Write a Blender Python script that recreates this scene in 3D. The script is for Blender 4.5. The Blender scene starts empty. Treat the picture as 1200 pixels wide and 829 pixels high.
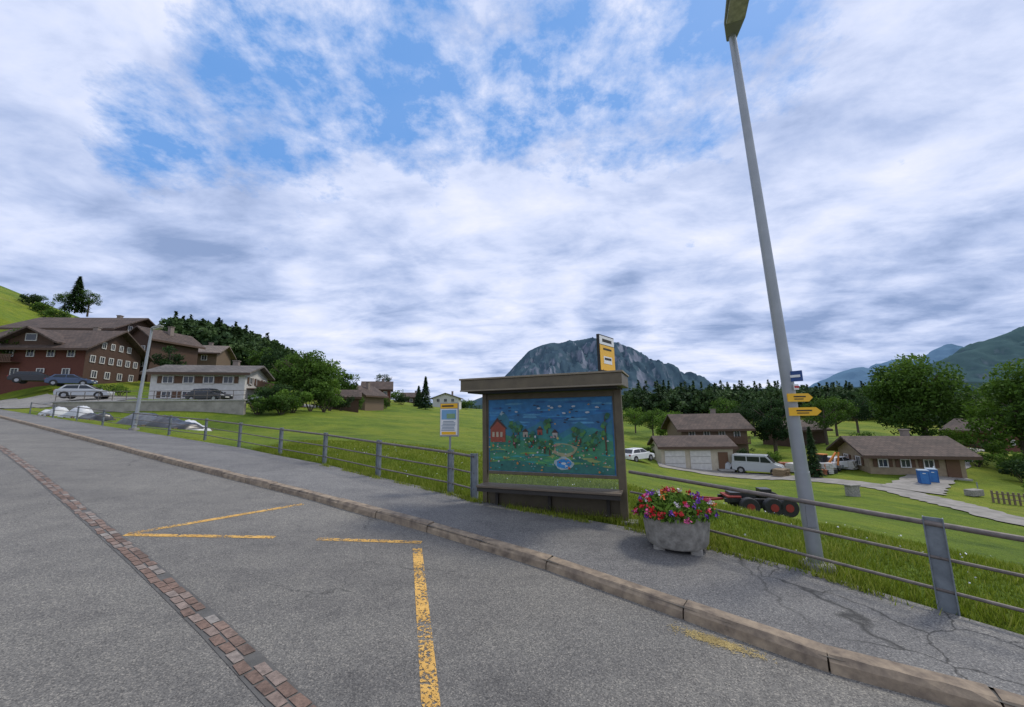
import bpy, math, random
import numpy as np
from mathutils import Vector, Matrix, noise
random.seed(7); rng=np.random.default_rng(7)
scene=bpy.context.scene
# ------------------------------------------------------------------ camera
TH=math.radians(8.84); ROLL=math.radians(-1.0); F=450.0; CH=1.67
cd=bpy.data.cameras.new("camera"); cam=bpy.data.objects.new("camera",cd); scene.collection.objects.link(cam)
R=Matrix.Rotation(math.pi/2+TH,3,'X')@Matrix.Rotation(ROLL,3,'Z')
cam.matrix_world=Matrix.Translation((0,0,CH))@R.to_4x4()
cd.sensor_width=36; cd.lens=36*F/1200; cd.clip_end=20000; cd.clip_start=0.05
scene.camera=cam
scene.view_settings.view_transform='Standard'
try: scene.view_settings.look='None'
except: pass
# street plane : 5% grade rising to the west
DX,DY,SL=-.82,.57,.052
PA,PB=SL*DX,SL*DY; PC=-SL*(.6*DX+7*DY)
def P(x,y): return PA*x+PB*y+PC
def ray(u,v): return R@Vector(((u-600)/F,(414.5-v)/F,-1))
def G(u,v,dz=0.):            # surveyed bearing -> point on the street plane
    r=ray(u,v); t=(PC+dz-CH)/(r.z-PA*r.x-PB*r.y); return Vector((r.x*t,r.y*t,CH+r.z*t))
def S(u,v,y):                # surveyed bearing -> point at a northing
    r=ray(u,v); t=y/r.y; return Vector((r.x*t,y,CH+r.z*t))
def at(u,y): return ((u-600)/455*y,y)
# ------------------------------------------------------------------ materials
def newmat(name):
    m=bpy.data.materials.new(name); m.use_nodes=True; nt=m.node_tree; b=nt.nodes['Principled BSDF']; return m,nt,b
def N(nt,t,**k):
    n=nt.nodes.new(t)
    for a,b in k.items():
        if a in n.inputs: n.inputs[a].default_value=b
        else: setattr(n,a,b)
    return n
def ramp(nt,fac,stops):
    r=nt.nodes.new('ShaderNodeValToRGB'); e=r.color_ramp.elements
    while len(e)<len(stops): e.new(.5)
    for i,(p,c) in enumerate(stops):
        e[i].position=p; e[i].color=(*c,1) if len(c)==3 else c
    nt.links.new(fac,r.inputs[0]); return r.outputs[0]
def mixc(nt,f,a,b,mode='MIX'):
    m=nt.nodes.new('ShaderNodeMix'); m.data_type='RGBA'; m.blend_type=mode
    for s,x in ((m.inputs[0],f),(m.inputs[6],a),(m.inputs[7],b)):
        if hasattr(x,'is_output'): nt.links.new(x,s)
        elif isinstance(x,(int,float)): s.default_value=x
        else: s.default_value=(*x,1)
    return m.outputs[2]
def math_(nt,op,a,b=0.,c=0.,clamp=False):
    m=nt.nodes.new('ShaderNodeMath'); m.operation=op; m.use_clamp=clamp
    for i,x in enumerate((a,b,c)):
        if hasattr(x,'is_output'): nt.links.new(x,m.inputs[i])
        else: m.inputs[i].default_value=x
    return m.outputs[0]
def noi(nt,vec,scale,detail=4,rough=.55,dist=0.):
    n=N(nt,'ShaderNodeTexNoise',Scale=scale,Detail=detail,Roughness=rough,Distortion=dist)
    nt.links.new(vec,n.inputs['Vector']); return n.outputs['Fac']
def coords(nt): return nt.nodes.new('ShaderNodeTexCoord').outputs['Object']
def bump(nt,b,h,strength=.3,dist=.02):
    n=N(nt,'ShaderNodeBump',Strength=strength,Distance=dist); nt.links.new(h,n.inputs['Height']); nt.links.new(n.outputs[0],b.inputs['Normal'])
_c={}
def M(name,c1,c2=None,scale=6,rough=.7,bmp=.2,metal=0.,stretch=None):
    if name in _c: return _c[name]
    m,nt,b=newmat(name); v=coords(nt)
    if c2 is None: c2=tuple(x*.78 for x in c1)
    if stretch:
        mp=N(nt,'ShaderNodeMapping',Scale=stretch); nt.links.new(v,mp.inputs[0]); v=mp.outputs[0]
    n=noi(nt,v,scale,5,.6)
    nt.links.new(ramp(nt,n,[(.3,c2),(.7,c1)]),b.inputs['Base Color'])
    b.inputs['Roughness'].default_value=rough; b.inputs['Metallic'].default_value=metal
    if bmp: bump(nt,b,n,bmp)
    _c[name]=m; return m
def asphalt(name,ca,cb,cracks=False):
    m,nt,b=newmat(name); v=coords(nt)
    big=noi(nt,v,.35,4,.6); fine=noi(nt,v,95,2,.7)
    vo=N(nt,'ShaderNodeTexVoronoi',Scale=110); nt.links.new(v,vo.inputs['Vector'])
    sep=N(nt,'ShaderNodeSeparateColor'); nt.links.new(vo.outputs['Color'],sep.inputs[0])
    agg=ramp(nt,sep.outputs[0],[(.0,(.5,.5,.5)),(.45,(.9,.9,.9)),(.8,(1.08,1.08,1.06)),(1,(1.75,1.7,1.6))])
    base=ramp(nt,big,[(.3,ca),(.7,cb)])
    c=mixc(nt,1.,base,agg,'MULTIPLY')
    f2=ramp(nt,fine,[(.3,(.78,.78,.78)),(.7,(1.18,1.18,1.18))]); c=mixc(nt,1.,c,f2,'MULTIPLY')
    st=noi(nt,v,1.9,6,.7,.5); c=mixc(nt,1.,c,ramp(nt,st,[(.3,(.78,.78,.79)),(.5,(1,1,1)),(.72,(1.1,1.1,1.08))]),'MULTIPLY')
    mp=N(nt,'ShaderNodeMapping'); mp.inputs['Rotation'].default_value=(0,0,.66); mp.inputs['Scale'].default_value=(.12,1.1,1); nt.links.new(v,mp.inputs[0])
    c=mixc(nt,1.,c,ramp(nt,noi(nt,mp.outputs[0],.9,4,.6),[(.35,(.84,.84,.85)),(.6,(1.06,1.06,1.05))]),'MULTIPLY')
    wn=N(nt,'ShaderNodeTexNoise',Scale=2.2,Detail=5); nt.links.new(v,wn.inputs['Vector'])
    wv=nt.nodes.new('ShaderNodeVectorMath'); wv.operation='MULTIPLY_ADD'; nt.links.new(wn.outputs['Color'],wv.inputs[0]); wv.inputs[1].default_value=(.6,.6,0); nt.links.new(v,wv.inputs[2])
    vd=N(nt,'ShaderNodeTexVoronoi',Scale=1.1 if cracks else .33); vd.feature='DISTANCE_TO_EDGE'; nt.links.new(wv.outputs[0],vd.inputs['Vector'])
    line=math_(nt,'SUBTRACT',1.,math_(nt,'DIVIDE',vd.outputs['Distance'],.017 if cracks else .0035),clamp=True)
    mk=noi(nt,v,.55,2)
    mm=math_(nt,'MULTIPLY',math_(nt,'SUBTRACT',mk,.42 if cracks else .5),14,clamp=True)
    if cracks:
        s=N(nt,'ShaderNodeSeparateXYZ'); nt.links.new(v,s.inputs[0])
        mm=math_(nt,'MULTIPLY',mm,math_(nt,'MULTIPLY',math_(nt,'SUBTRACT',s.outputs[0],2.2),1.5,clamp=True))
    c=mixc(nt,math_(nt,'MULTIPLY',math_(nt,'MULTIPLY',line,mm),.92 if cracks else .55),c,(.02,.02,.018))
    nt.links.new(c,b.inputs['Base Color']); b.inputs['Roughness'].default_value=.88
    bump(nt,b,vo.outputs['Distance'],.35,.004); return m
m_road=asphalt('road_asphalt',(.158,.149,.133),(.192,.182,.162))
m_pave=asphalt('pavement_asphalt',(.145,.141,.135),(.19,.184,.174),cracks=True)
m_lot=asphalt('side_road_asphalt',(.22,.21,.195),(.27,.26,.24))
m_gravel=M('gravel_path',(.32,.295,.26),(.17,.16,.135),1.2,.95,.3)
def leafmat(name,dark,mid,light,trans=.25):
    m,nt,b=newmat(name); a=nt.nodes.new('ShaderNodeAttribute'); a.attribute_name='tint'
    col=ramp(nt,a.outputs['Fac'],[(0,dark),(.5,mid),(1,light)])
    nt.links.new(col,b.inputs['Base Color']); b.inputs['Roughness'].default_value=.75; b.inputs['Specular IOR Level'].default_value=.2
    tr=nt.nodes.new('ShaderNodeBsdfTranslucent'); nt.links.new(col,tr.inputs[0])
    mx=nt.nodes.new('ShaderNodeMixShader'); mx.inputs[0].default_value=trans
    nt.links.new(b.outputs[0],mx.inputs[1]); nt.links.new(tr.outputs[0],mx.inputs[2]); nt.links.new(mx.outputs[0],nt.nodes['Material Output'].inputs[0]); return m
L_mid=leafmat('foliage_mid',(.028,.058,.01),(.066,.13,.018),(.13,.22,.03))
L_bright=leafmat('foliage_bright',(.04,.085,.012),(.1,.185,.02),(.18,.29,.04))
L_dark=leafmat('foliage_dark',(.012,.03,.011),(.028,.062,.018),(.06,.105,.025))
L_far=leafmat('foliage_distant',(.017,.036,.018),(.034,.068,.023),(.065,.11,.032),.1)
L_grass=leafmat('grass_blades',(.1,.145,.014),(.185,.245,.018),(.38,.39,.09),.35)
m_bark=M('bark',(.12,.09,.065),(.05,.04,.03),8,.9,.6)
# ------------------------------------------------------------------ mesh helpers
class B:
    def __init__(s): s.v=[]; s.f=[]
    def add(s,vs,fs):
        o=len(s.v); s.v+= [tuple(x) for x in vs]; s.f+=[tuple(i+o for i in f) for f in fs]; return s
    def box(s,c,d,rz=0.,rx=0.,ry=0.,taper=1.):
        m=Matrix.Rotation(rz,3,'Z')@Matrix.Rotation(ry,3,'Y')@Matrix.Rotation(rx,3,'X'); c=Vector(c); vs=[]
        for z in(-1,1):
            k=taper if z>0 else 1
            for x,y in((-1,-1),(1,-1),(1,1),(-1,1)): vs.append(c+m@Vector((x*d[0]/2*k,y*d[1]/2*k,z*d[2]/2)))
        return s.add(vs,[(3,2,1,0),(4,5,6,7),(0,1,5,4),(1,2,6,5),(2,3,7,6),(3,0,4,7)])
    def cyl(s,p0,p1,r0,r1=None,n=12,cap=True):
        r1=r0 if r1 is None else r1; p0=Vector(p0);p1=Vector(p1); d=(p1-p0).normalized()
        a=d.orthogonal().normalized(); b=d.cross(a); vs=[]
        for p,r in((p0,r0),(p1,r1)):
            for i in range(n):
                t=2*math.pi*i/n; vs.append(p+a*math.cos(t)*r+b*math.sin(t)*r)
        fs=[(i,(i+1)%n,n+(i+1)%n,n+i) for i in range(n)]
        if cap: fs+=[tuple(range(n))[::-1],tuple(range(n,2*n))]
        return s.add(vs,fs)
    def prism(s,prof,axis,a,b):
        def mk(p,q):
            return (q,p[0],p[1]) if axis=='x' else (p[0],q,p[1]) if axis=='y' else (p[0],p[1],q)
        n=len(prof); vs=[mk(p,a) for p in prof]+[mk(p,b) for p in prof]
        return s.add(vs,[tuple(range(n))[::-1],tuple(range(n,2*n))]+[(i,(i+1)%n,n+(i+1)%n,n+i) for i in range(n)])
    def lathe(s,prof,c=(0,0,0),n=24):
        vs=[];c=Vector(c)
        for r,z in prof:
            for i in range(n):
                t=2*math.pi*i/n; vs.append(c+Vector((r*math.cos(t),r*math.sin(t),z)))
        fs=[(j*n+i,j*n+(i+1)%n,(j+1)*n+(i+1)%n,(j+1)*n+i) for j in range(len(prof)-1) for i in range(n)]
        return s.add(vs,fs)
    def obj(s,name,mat,parent=None,bevel=0,smooth=False):
        me=bpy.data.meshes.new(name); me.from_pydata(s.v,[],s.f); me.materials.append(mat)
        import bmesh
        bm=bmesh.new(); bm.from_mesh(me); bmesh.ops.recalc_face_normals(bm,faces=bm.faces); bm.to_mesh(me); bm.free()
        if smooth:
            for p in me.polygons: p.use_smooth=True
            try: me.set_sharp_from_angle(angle=math.radians(40))
            except: pass
        o=bpy.data.objects.new(name,me); scene.collection.objects.link(o)
        if parent: o.parent=parent
        if bevel:
            md=o.modifiers.new('bevel','BEVEL'); md.width=bevel; md.segments=2; md.limit_method='ANGLE'
        return o
class Asm:
    def __init__(s,name,loc=(0,0,0),rz=0.):
        s.e=bpy.data.objects.new(name,None); s.e.location=loc; s.e.rotation_euler=(0,0,rz); s.e.empty_display_size=.2
        scene.collection.objects.link(s.e); s.parts={}
    def p(s,name,mat,bevel=0,smooth=False):
        if name not in s.parts: s.parts[name]=(B(),mat,bevel,smooth)
        return s.parts[name][0]
    def done(s):
        for k,(b,m,bv,sm) in s.parts.items():
            if b.v: b.obj(k,m,s.e,bv,sm)
        return s.e
def npmesh(name,verts,k,mat,tint=None,parent=None):
    n=len(verts)//k; me=bpy.data.meshes.new(name)
    me.vertices.add(n*k); me.vertices.foreach_set('co',np.asarray(verts,dtype=np.float32).ravel())
    me.loops.add(n*k); me.loops.foreach_set('vertex_index',np.arange(n*k,dtype=np.int32))
    me.polygons.add(n); me.polygons.foreach_set('loop_start',np.arange(0,n*k,k,dtype=np.int32))
    me.update(calc_edges=True); me.validate()
    if tint is not None:
        a=me.attributes.new('tint','FLOAT','POINT'); a.data.foreach_set('value',np.repeat(np.clip(tint,0,1),k).astype(np.float32))
    me.materials.append(mat); o=bpy.data.objects.new(name,me); scene.collection.objects.link(o)
    if parent: o.parent=parent
    return o
def quads(c,a,b): return np.stack([c-a,c-b*.8,c+a,c+b*.8],1).reshape(-1,3)
def runit(n):
    v=rng.normal(size=(n,3)); return v/np.linalg.norm(v,axis=1)[:,None]
# ------------------------------------------------------------------ street edge polylines
kpx=[(1175,822),(970,769),(800,711),(640,656),(500,615),(350,575),(200,539),(60,503),(0,488)]
K=[G(u,v) for u,v in kpx]
def ext(L,a,b,dist):
    d=(b-a); d.z=0; d.normalize(); q=b+d*dist; q.z=P(q.x,q.y); return q
K=[ext(K,K[2],K[0],30)]+K+[ext(K,K[-3],K[-1],70)]
fpx=[(1112,721),(950,672),(760,624),(640,602),(560,588),(528,579),(443,560),(380,545),(328,535),(280,525),(240,517),(155,504),(120,499),(90,494),(50,488),(35,485)]
FE=[G(u,v) for u,v in fpx]
FE=[ext(FE,FE[1],FE[0],30)]+FE+[ext(FE,FE[-6],FE[-1],70)]
def sdist(poly,x,y):
    best=np.full(x.shape,1e9); sg=np.ones(x.shape)
    for a,b in zip(poly[:-1],poly[1:]):
        dx,dy=b.x-a.x,b.y-a.y; L2=dx*dx+dy*dy
        t=np.clip(((x-a.x)*dx+(y-a.y)*dy)/L2,0,1); ex=x-a.x-t*dx; ey=y-a.y-t*dy
        d=np.hypot(ex,ey); cr=dx*(y-a.y)-dy*(x-a.x)
        m=d<best; best=np.where(m,d,best); sg=np.where(m,-np.sign(cr),sg)
    return best*sg
if sdist(FE,np.array([10.]),np.array([30.]))[0]<0:
    _s=sdist
    sdist=lambda p,x,y:-_s(p,x,y)
# ------------------------------------------------------------------ terrain
cp=[S(*q) for q in [(870,600,15),(1000,612,17),(1150,640,16),(1200,615,23),(1000,578,32),(1040,558,42),(960,566,38),(810,548,50),(878,557,46),(760,560,30),(740,540,45),
 (1145,526,75),(1075,520,58),(1180,560,42),(745,520,80),(740,496,130),(860,512,80),(930,505,110),(1030,500,120),(1150,505,130),(820,492,150),(950,478,200),(1100,480,220),(780,476,240),(640,482,220),
 (500,523,17),(560,520,24),(640,525,26),(650,505,60),(500,500,40),(420,500,30),(480,482,85),(560,484,120),(330,495,30),(350,475,55),(300,474,46),(420,480,78),(640,488,140),
 (200,471,42),(120,470,38),(100,452,52),(0,455,46),(20,470,34),(-100,462,36),(72,368,100),(0,335,120),(40,352,108),(-150,300,140),(180,432,75),(150,412,88),(110,398,96),
 (200,402,200),(250,400,220),(300,414,225),(350,436,230),(400,462,230),(460,470,200),(260,455,70),(330,462,75),(110,400,190),(-100,330,260),(0,370,230),(400,470,400),(600,482,500),(900,470,400),(1200,465,400),(200,450,500)]]
cp+=[Vector((*at(190,25),.45)),Vector((*at(90,27),.9)),Vector((*at(250,28),.7)),Vector((*at(240,23),.5)),Vector((*at(225,37),3.5)),Vector((*at(140,36.5),3.6))]
for a in (2,6,9,12): cp.append(FE[a].copy())
for x,y,z in [(-3000,0,60),(3000,0,-20),(0,-3000,-20),(0,3500,-20),(3000,3500,0),(-3000,3500,20),(-400,-100,20),(0,-200,-10),(300,0,-25),(100,20,-12),(60,-40,-7),(20,4,-3.6),(14,0,-1.7)]: cp.append(Vector((x,y,z)))
C=np.array([tuple(c) for c in cp]); 
def warp(x,y): 
    r=np.hypot(x,y)+1e-6; k=np.log1p(r/20)*20/r; return x*k,y*k
cx,cy=warp(C[:,0],C[:,1])
def phi(r2): return np.sqrt(r2+4.)
n_=len(C); A=np.zeros((n_+1,n_+1)); A[:n_,:n_]=phi((cx[:,None]-cx)**2+(cy[:,None]-cy)**2)-np.eye(n_)*.08; A[:n_,n_]=1;A[n_,:n_]=1
w=np.linalg.solve(A,np.append(C[:,2],0))
def Hr(x,y):
    wx,wy=warp(x,y); out=np.full(x.shape,w[-1])
    for i in range(n_): out+=w[i]*phi((wx-cx[i])**2+(wy-cy[i])**2)
    return out
def sm(t): t=np.clip(t,0,1); return t*t*(3-2*t)
def H(x,y):
    x=np.asarray(x,float); y=np.asarray(y,float); d=sdist(FE,x,y); p=PA*x+PB*y+PC
    f=sm((d-.4)/7.); far=sm((-d-40)/60)
    g=p-.16+sm((d+.02)/.2)*.135
    hr=Hr(x,y); und=.05*np.sin(x*.9+1.3*np.sin(y*.5))*np.sin(y*.8)*sm((d-1)/4)
    return g*(1-f)*(1-far)+hr*np.maximum(f,far*(1-f))+und
def Hs(x,y): return float(H(np.array([x]),np.array([y]))[0])
n=420; t=np.linspace(-1,1,n); Aq=4.; Bq=math.asinh(4000/Aq); ax=Aq*np.sinh(Bq*t)
X,Y=np.meshgrid(ax+1,ax+8); Z=H(X,Y)
me=bpy.data.meshes.new('ground'); vs=np.stack([X,Y,Z],-1).reshape(-1,3)
i,j=np.meshgrid(np.arange(n-1),np.arange(n-1)); a=(j*n+i).ravel(); fc=np.stack([a,a+1,a+n+1,a+n],1)
me.vertices.add(len(vs)); me.vertices.foreach_set('co',vs.astype(np.float32).ravel()); me.loops.add(fc.size); me.loops.foreach_set('vertex_index',fc.ravel().astype(np.int32))
me.polygons.add(len(fc)); me.polygons.foreach_set('loop_start',np.arange(0,fc.size,4,dtype=np.int32)); me.update(calc_edges=True)
me.polygons.foreach_set('use_smooth',np.ones(len(fc),bool))
m,nt,b=newmat('meadow'); v=coords(nt)
n1=noi(nt,v,.05,6,.7,.5); n2=noi(nt,v,.4,7,.8,.3); n3=noi(nt,v,14,3,.7)
c=ramp(nt,n1,[(.33,(.07,.12,.014)),(.46,(.13,.19,.018)),(.58,(.185,.225,.024)),(.7,(.235,.235,.05))])
c=mixc(nt,1.,c,ramp(nt,n2,[(.3,(.48,.56,.55)),(.5,(1,1,1)),(.68,(1.3,1.15,1.1))]),'MULTIPLY')
c=mixc(nt,1.,c,ramp(nt,n3,[(.3,(.6,.65,.65)),(.7,(1.3,1.25,1.1))]),'MULTIPLY')
nt.links.new(c,b.inputs['Base Color']); b.inputs['Roughness'].default_value=.9; b.inputs['Specular IOR Level'].default_value=.15
bump(nt,b,math_(nt,'ADD',n3,math_(nt,'MULTIPLY',n2,2.)),.8,.12)
me.materials.append(m); o=bpy.data.objects.new('ground',me); scene.collection.objects.link(o)
# ------------------------------------------------------------------ road, kerb, pavement, markings
def strip(name,A_,B_,mat,dz):
    b=B(); vs=[]
    for p,q in zip(A_,B_): vs+=[(p[0],p[1],P(p[0],p[1])+dz),(q[0],q[1],P(q[0],q[1])+dz)]
    return b.add(vs,[(2*i,2*i+1,2*i+3,2*i+2) for i in range(len(A_)-1)]).obj(name,mat)
def offs(poly,d):
    out=[]
    for i,p in enumerate(poly):
        a=poly[max(0,i-1)]; c=poly[min(len(poly)-1,i+1)]; t=Vector((c.x-a.x,c.y-a.y)).normalized(); nn=Vector((t.y,-t.x))
        if nn.y<0: nn=-nn
        out.append(Vector((p.x+nn.x*d,p.y+nn.y*d,0)))
    return out
strip('road',offs(K,.02),[Vector((p.x-.57*16,p.y-.82*16,0)) for p in K],m_road,-.11)
strip('pavement',offs(K,.15),offs(FE,.06),m_pave,0.)
m_kerb=M('kerb_granite',(.36,.28,.19),(.13,.1,.075),7,.88,.6)
kb=B()
def densify(poly,step):
    out=[poly[0].copy()]
    for a,c in zip(poly[:-1],poly[1:]):
        L=(c-a).length; k=max(1,int(L/step))
        for q in range(1,k+1): out.append(a.lerp(c,q/k))
    return out
Kd=densify(K,.95)
for a,c in zip(Kd[:-1],Kd[1:]):
    t=Vector((c.x-a.x,c.y-a.y,0)).normalized(); nn=Vector((t.y,-t.x,0)); nn=nn if nn.y>0 else -nn
    g=.007; jz=random.uniform(-.006,.006); a2=a+t*g; c2=c-t*g; ji=random.uniform(-.008,.008); vs=[]; K_=7
    for q_ in range(K_+1):
        p=a2.lerp(c2,q_/K_); e_=.014 if q_ in(0,K_) else 0
        for o_,z in((ji-.012,-.14),(ji+random.uniform(-.005,.005),-.04),(ji+.028+e_+random.uniform(-.008,.008),.004-e_*.6+random.uniform(-.004,.003)),(.155,.004),(.155,-.14)):
            r_=p+nn*o_; vs.append((r_.x,r_.y,P(r_.x,r_.y)+z+jz))
    fs=[(4,3,2,1,0),tuple(K_*5+x for x in range(5))]
    for q_ in range(K_):
        for x in range(4): fs.append((q_*5+x,q_*5+x+1,q_*5+x+6,q_*5+x+5))
    kb.add(vs,fs)
kb.obj('kerb',m_kerb)
strip('kerb_joint_mortar',offs(K,.012),offs(K,.155),M('mortar',(.07,.065,.055)),-.014)
m,nt,b=newmat('worn_yellow_paint'); v=coords(nt)
nn_=noi(nt,v,34,5,.8); n2=noi(nt,v,3.5,4,.65)
f=math_(nt,'GREATER_THAN',math_(nt,'ADD',nn_,math_(nt,'MULTIPLY',n2,.45)),.705)
nt.links.new(ramp(nt,noi(nt,v,6,4),[(.3,(.55,.3,.06)),(.7,(.72,.43,.11))]),b.inputs['Base Color']); b.inputs['Roughness'].default_value=.75
tr=nt.nodes.new('ShaderNodeBsdfTransparent'); mx=nt.nodes.new('ShaderNodeMixShader'); nt.links.new(f,mx.inputs[0]); nt.links.new(tr.outputs[0],mx.inputs[1]); nt.links.new(b.outputs[0],mx.inputs[2]); nt.links.new(mx.outputs[0],nt.nodes['Material Output'].inputs[0])
m_yel=m; mk=B()
def mark(p,q,w):
    p=G(*p,-.11);q=G(*q,-.11); t=(q-p); t.z=0;t.normalize(); nn=Vector((t.y,-t.x,0))*w/2; vs=[p+nn,q+nn,q-nn,p-nn]
    mk.add([(a.x,a.y,P(a.x,a.y)-.11+.004) for a in vs],[(0,1,2,3)])
mark((355,591),(150,626),.12); mark((146,627),(322,630),.1); mark((372,632),(494,636),.1); mark((489,643),(507,850),.12)
mk.obj('road_marking',m_yel)
bp=[G(u,v,-.11) for u,v in [(-60,500),(0,524),(40,553),(100,603),(160,654),(200,690),(250,736),(335,822)]]
bp.append(bp[-1]+(bp[-1]-bp[-3]).normalized()*6)
strip('gutter_bed',offs(bp,-.1),offs(bp,.1),M('gutter_mortar',(.125,.118,.105),(.07,.066,.056)),-.106)
m,nt,b=newmat('gutter_brick'); oi=nt.nodes.new('ShaderNodeAttribute'); oi.attribute_name='tint'
c=ramp(nt,oi.outputs['Fac'],[(0,(.14,.095,.072)),(.4,(.21,.135,.1)),(.7,(.25,.19,.155)),(1,(.27,.245,.215))]); c=mixc(nt,1.,c,ramp(nt,noi(nt,coords(nt),18,5,.75),[(.3,(.45,.45,.45)),(.7,(1.3,1.3,1.3))]),'MULTIPLY')
nt.links.new(c,b.inputs['Base Color']); b.inputs['Roughness'].default_value=.9
qv=[];qt=[]; pts=[bp[0]]; acc=0
for a,c in zip(bp[:-1],bp[1:]):
    L=(c-a).length; s_=0.17-acc
    while s_<L: pts.append(a.lerp(c,s_/L)); s_+=.17
    acc=(acc+L)%.17
for k_,(a,c) in enumerate(zip(pts[:-1],pts[1:])):
    t=(c-a); t.z=0; t.normalize(); nn=Vector((t.y,-t.x,0))
    for sgn in(-1,1):
        j=random.uniform(-.009,.009)
        if random.random()<.03: continue
        for (x_,y_) in((.008,.006),(.162,.006),(.16,.078+j),(.01,.078)):
            q=a+t*(x_+random.uniform(-.005,.005)+(.04 if sgn>0 else 0))+nn*(y_+j)*sgn; qv.append((q.x,q.y,P(q.x,q.y)-.1005))
        qt.append(random.random())
npmesh('brick_gutter',np.array(qv),4,m,np.array(qt))
def ribbon(name,pts,widths,mat,dz=.06,sub=14,cr=8):
    P2=[Vector((*p,0)) for p in pts]; cl=[];wd=[]
    for a in range(len(P2)-1):
        p0=P2[max(a-1,0)];p1=P2[a];p2=P2[a+1];p3=P2[min(a+2,len(P2)-1)]
        for q in range(sub):
            t=q/sub; cl.append(.5*((2*p1)+(p2-p0)*t+(2*p0-5*p1+4*p2-p3)*t*t+(3*p1-p0-3*p2+p3)*t**3)); wd.append(widths[a]*(1-t)+widths[a+1]*t)
    cl.append(P2[-1]); wd.append(widths[-1]); xs=[];ys=[]
    for i in range(len(cl)):
        t=(cl[min(i+1,len(cl)-1)]-cl[max(i-1,0)]).normalized(); nn=Vector((-t.y,t.x,0))
        for j in range(cr+1):
            wj=wd[i]*(1+.09*math.sin(i*1.7+j)*(j in(0,cr))); q=cl[i]+nn*wj*(j/cr-.5); xs.append(q.x); ys.append(q.y)
    z=H(np.array(xs),np.array(ys))+dz; k=cr+1
    b=B(); b.add(list(zip(xs,ys,z)),[(i*k+j,i*k+j+1,(i+1)*k+j+1,(i+1)*k+j) for i in range(len(cl)-1) for j in range(cr)])
    return b.obj(name,mat,smooth=True)
ribbon('side_road',[at(-150,40),at(0,41),at(120,42),at(230,44),at(330,50),at(360,62)],[12,12,10,7,5,4],m_lot)
ribbon('gravel_driveway',[at(765,48),at(850,45.5),at(930,41),at(1010,36),at(1065,31),at(1110,27.5),at(1200,22),at(1400,17)],[5,5,4,3.4,3.2,3.2,3.2,3.2],m_gravel)
ribbon('gravel_path',[at(1048,34.5),at(1066,39),at(1098,48),at(1118,60),at(1140,72)],[4,3.4,3.4,3,3],m_gravel,.09)
# ------------------------------------------------------------------ bus shelter
Rb=G(737,611); Lb=G(567,588); e=(Rb-Lb); e.z=0; Wd=e.length; ang=math.atan2(e.y,e.x)
z0=(Rb.z+Lb.z)/2-.02
sh=Asm('bus_shelter',(Lb.x,Lb.y,z0),ang)
mb=M('shelter_brown_paint',(.135,.107,.062),(.085,.067,.04),5,.5,.08)
mdk=M('shelter_dark',(.035,.03,.025)); mwood=M('bench_wood',(.17,.13,.09),(.09,.07,.05),4,.6,.3,stretch=(1,12,12))
fr=sh.p('frame',mb,.006)
fr.box((.045,0,1.0),(.09,.09,2.12)); fr.box((Wd-.06,0,.98),(.12,.11,2.16))
fr.box((Wd/2,0,2.0),(Wd-.2,.07,.1)); fr.box((Wd/2,0,.62),(Wd-.2,.06,.05)); fr.box((Wd/2,0,.33),(Wd-.2,.06,.05)); fr.box((Wd/2,.0,.02),(Wd-.2,.06,.05))
fr.box((.105,0,1.3),(.03,.05,1.3)); fr.box((Wd-.135,0,1.3),(.03,.05,1.3))
sh.p('lower_panel',M('shelter_panel',(.1,.08,.05)),0).box((Wd/2,0,.175),(Wd-.2,.025,.26))
sh.p('roof',mb,.01).box((Wd/2-.03,-.12,2.19),(Wd+.24,1.0,.2))
sh.p('roof_trim',M('trim',(.24,.2,.14)),.004).box((Wd/2-.03,-.12,2.305),(Wd+.28,1.04,.03)).box((Wd/2-.03,-.628,2.1),(Wd+.25,.012,.025))
sh.p('soffit',mdk).box((Wd/2-.03,-.12,2.075),(Wd+.05,.8,.03))
bn=sh.p('bench',mwood,.006)
for k_ in range(3): bn.box((Wd/2,-.12-.12*k_,.43),(Wd-.1,.105,.035))
bl=sh.p('bench_bracket',mdk)
for x_ in(.3,Wd/2,Wd-.3): bl.box((x_,-.2,.385),(.05,.36,.05)); bl.box((x_,-.06,.2),(.05,.05,.36))
bl.box((Wd/2,-.385,.375),(Wd-.12,.02,.06))
sh.p('footing',M('footing_concrete',(.3,.29,.27)),.01).box((Wd+.02,-.02,-.13),(.26,.22,.2)).box((.04,0,-.06),(.2,.2,.14))
gm,nt,b=newmat('clear_glass'); b.inputs['Roughness'].default_value=.05; b.inputs['Base Color'].default_value=(.9,.95,.93,1)
tr=nt.nodes.new('ShaderNodeBsdfTransparent'); tr.inputs[0].default_value=(.9,.93,.92,1); mx=nt.nodes.new('ShaderNodeMixShader'); mx.inputs[0].default_value=.04
nt.links.new(tr.outputs[0],mx.inputs[1]); nt.links.new(b.outputs[0],mx.inputs[2]); nt.links.new(mx.outputs[0],nt.nodes['Material Output'].inputs[0])
sh.p('glass_strip',gm).box((Wd/2,.0,.475),(Wd-.2,.008,.26))
x0,x1,zb,zt=.12,Wd-.15,.65,1.95; MW=x1-x0; MH=zt-zb
def mat_flat(n,c): return M('paint_'+n,c,tuple(k*.65 for k in c),9,.5,0)
sh.p('mural_board',mat_flat('blue',(.03,.17,.36))).box(((x0+x1)/2,-.005,(zb+zt)/2),(MW,.02,MH))
lay=[0]
def poly(name,col,pts):
    lay[0]+=1; y_=-.0155-.00015*lay[0]
    sh.p('mural_'+name,mat_flat(name,col)).add([(x0+min(.995,max(.005,p[0]))*MW,y_,zb+min(.99,max(.01,p[1]))*MH) for p in pts],[tuple(range(len(pts)))])
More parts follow.
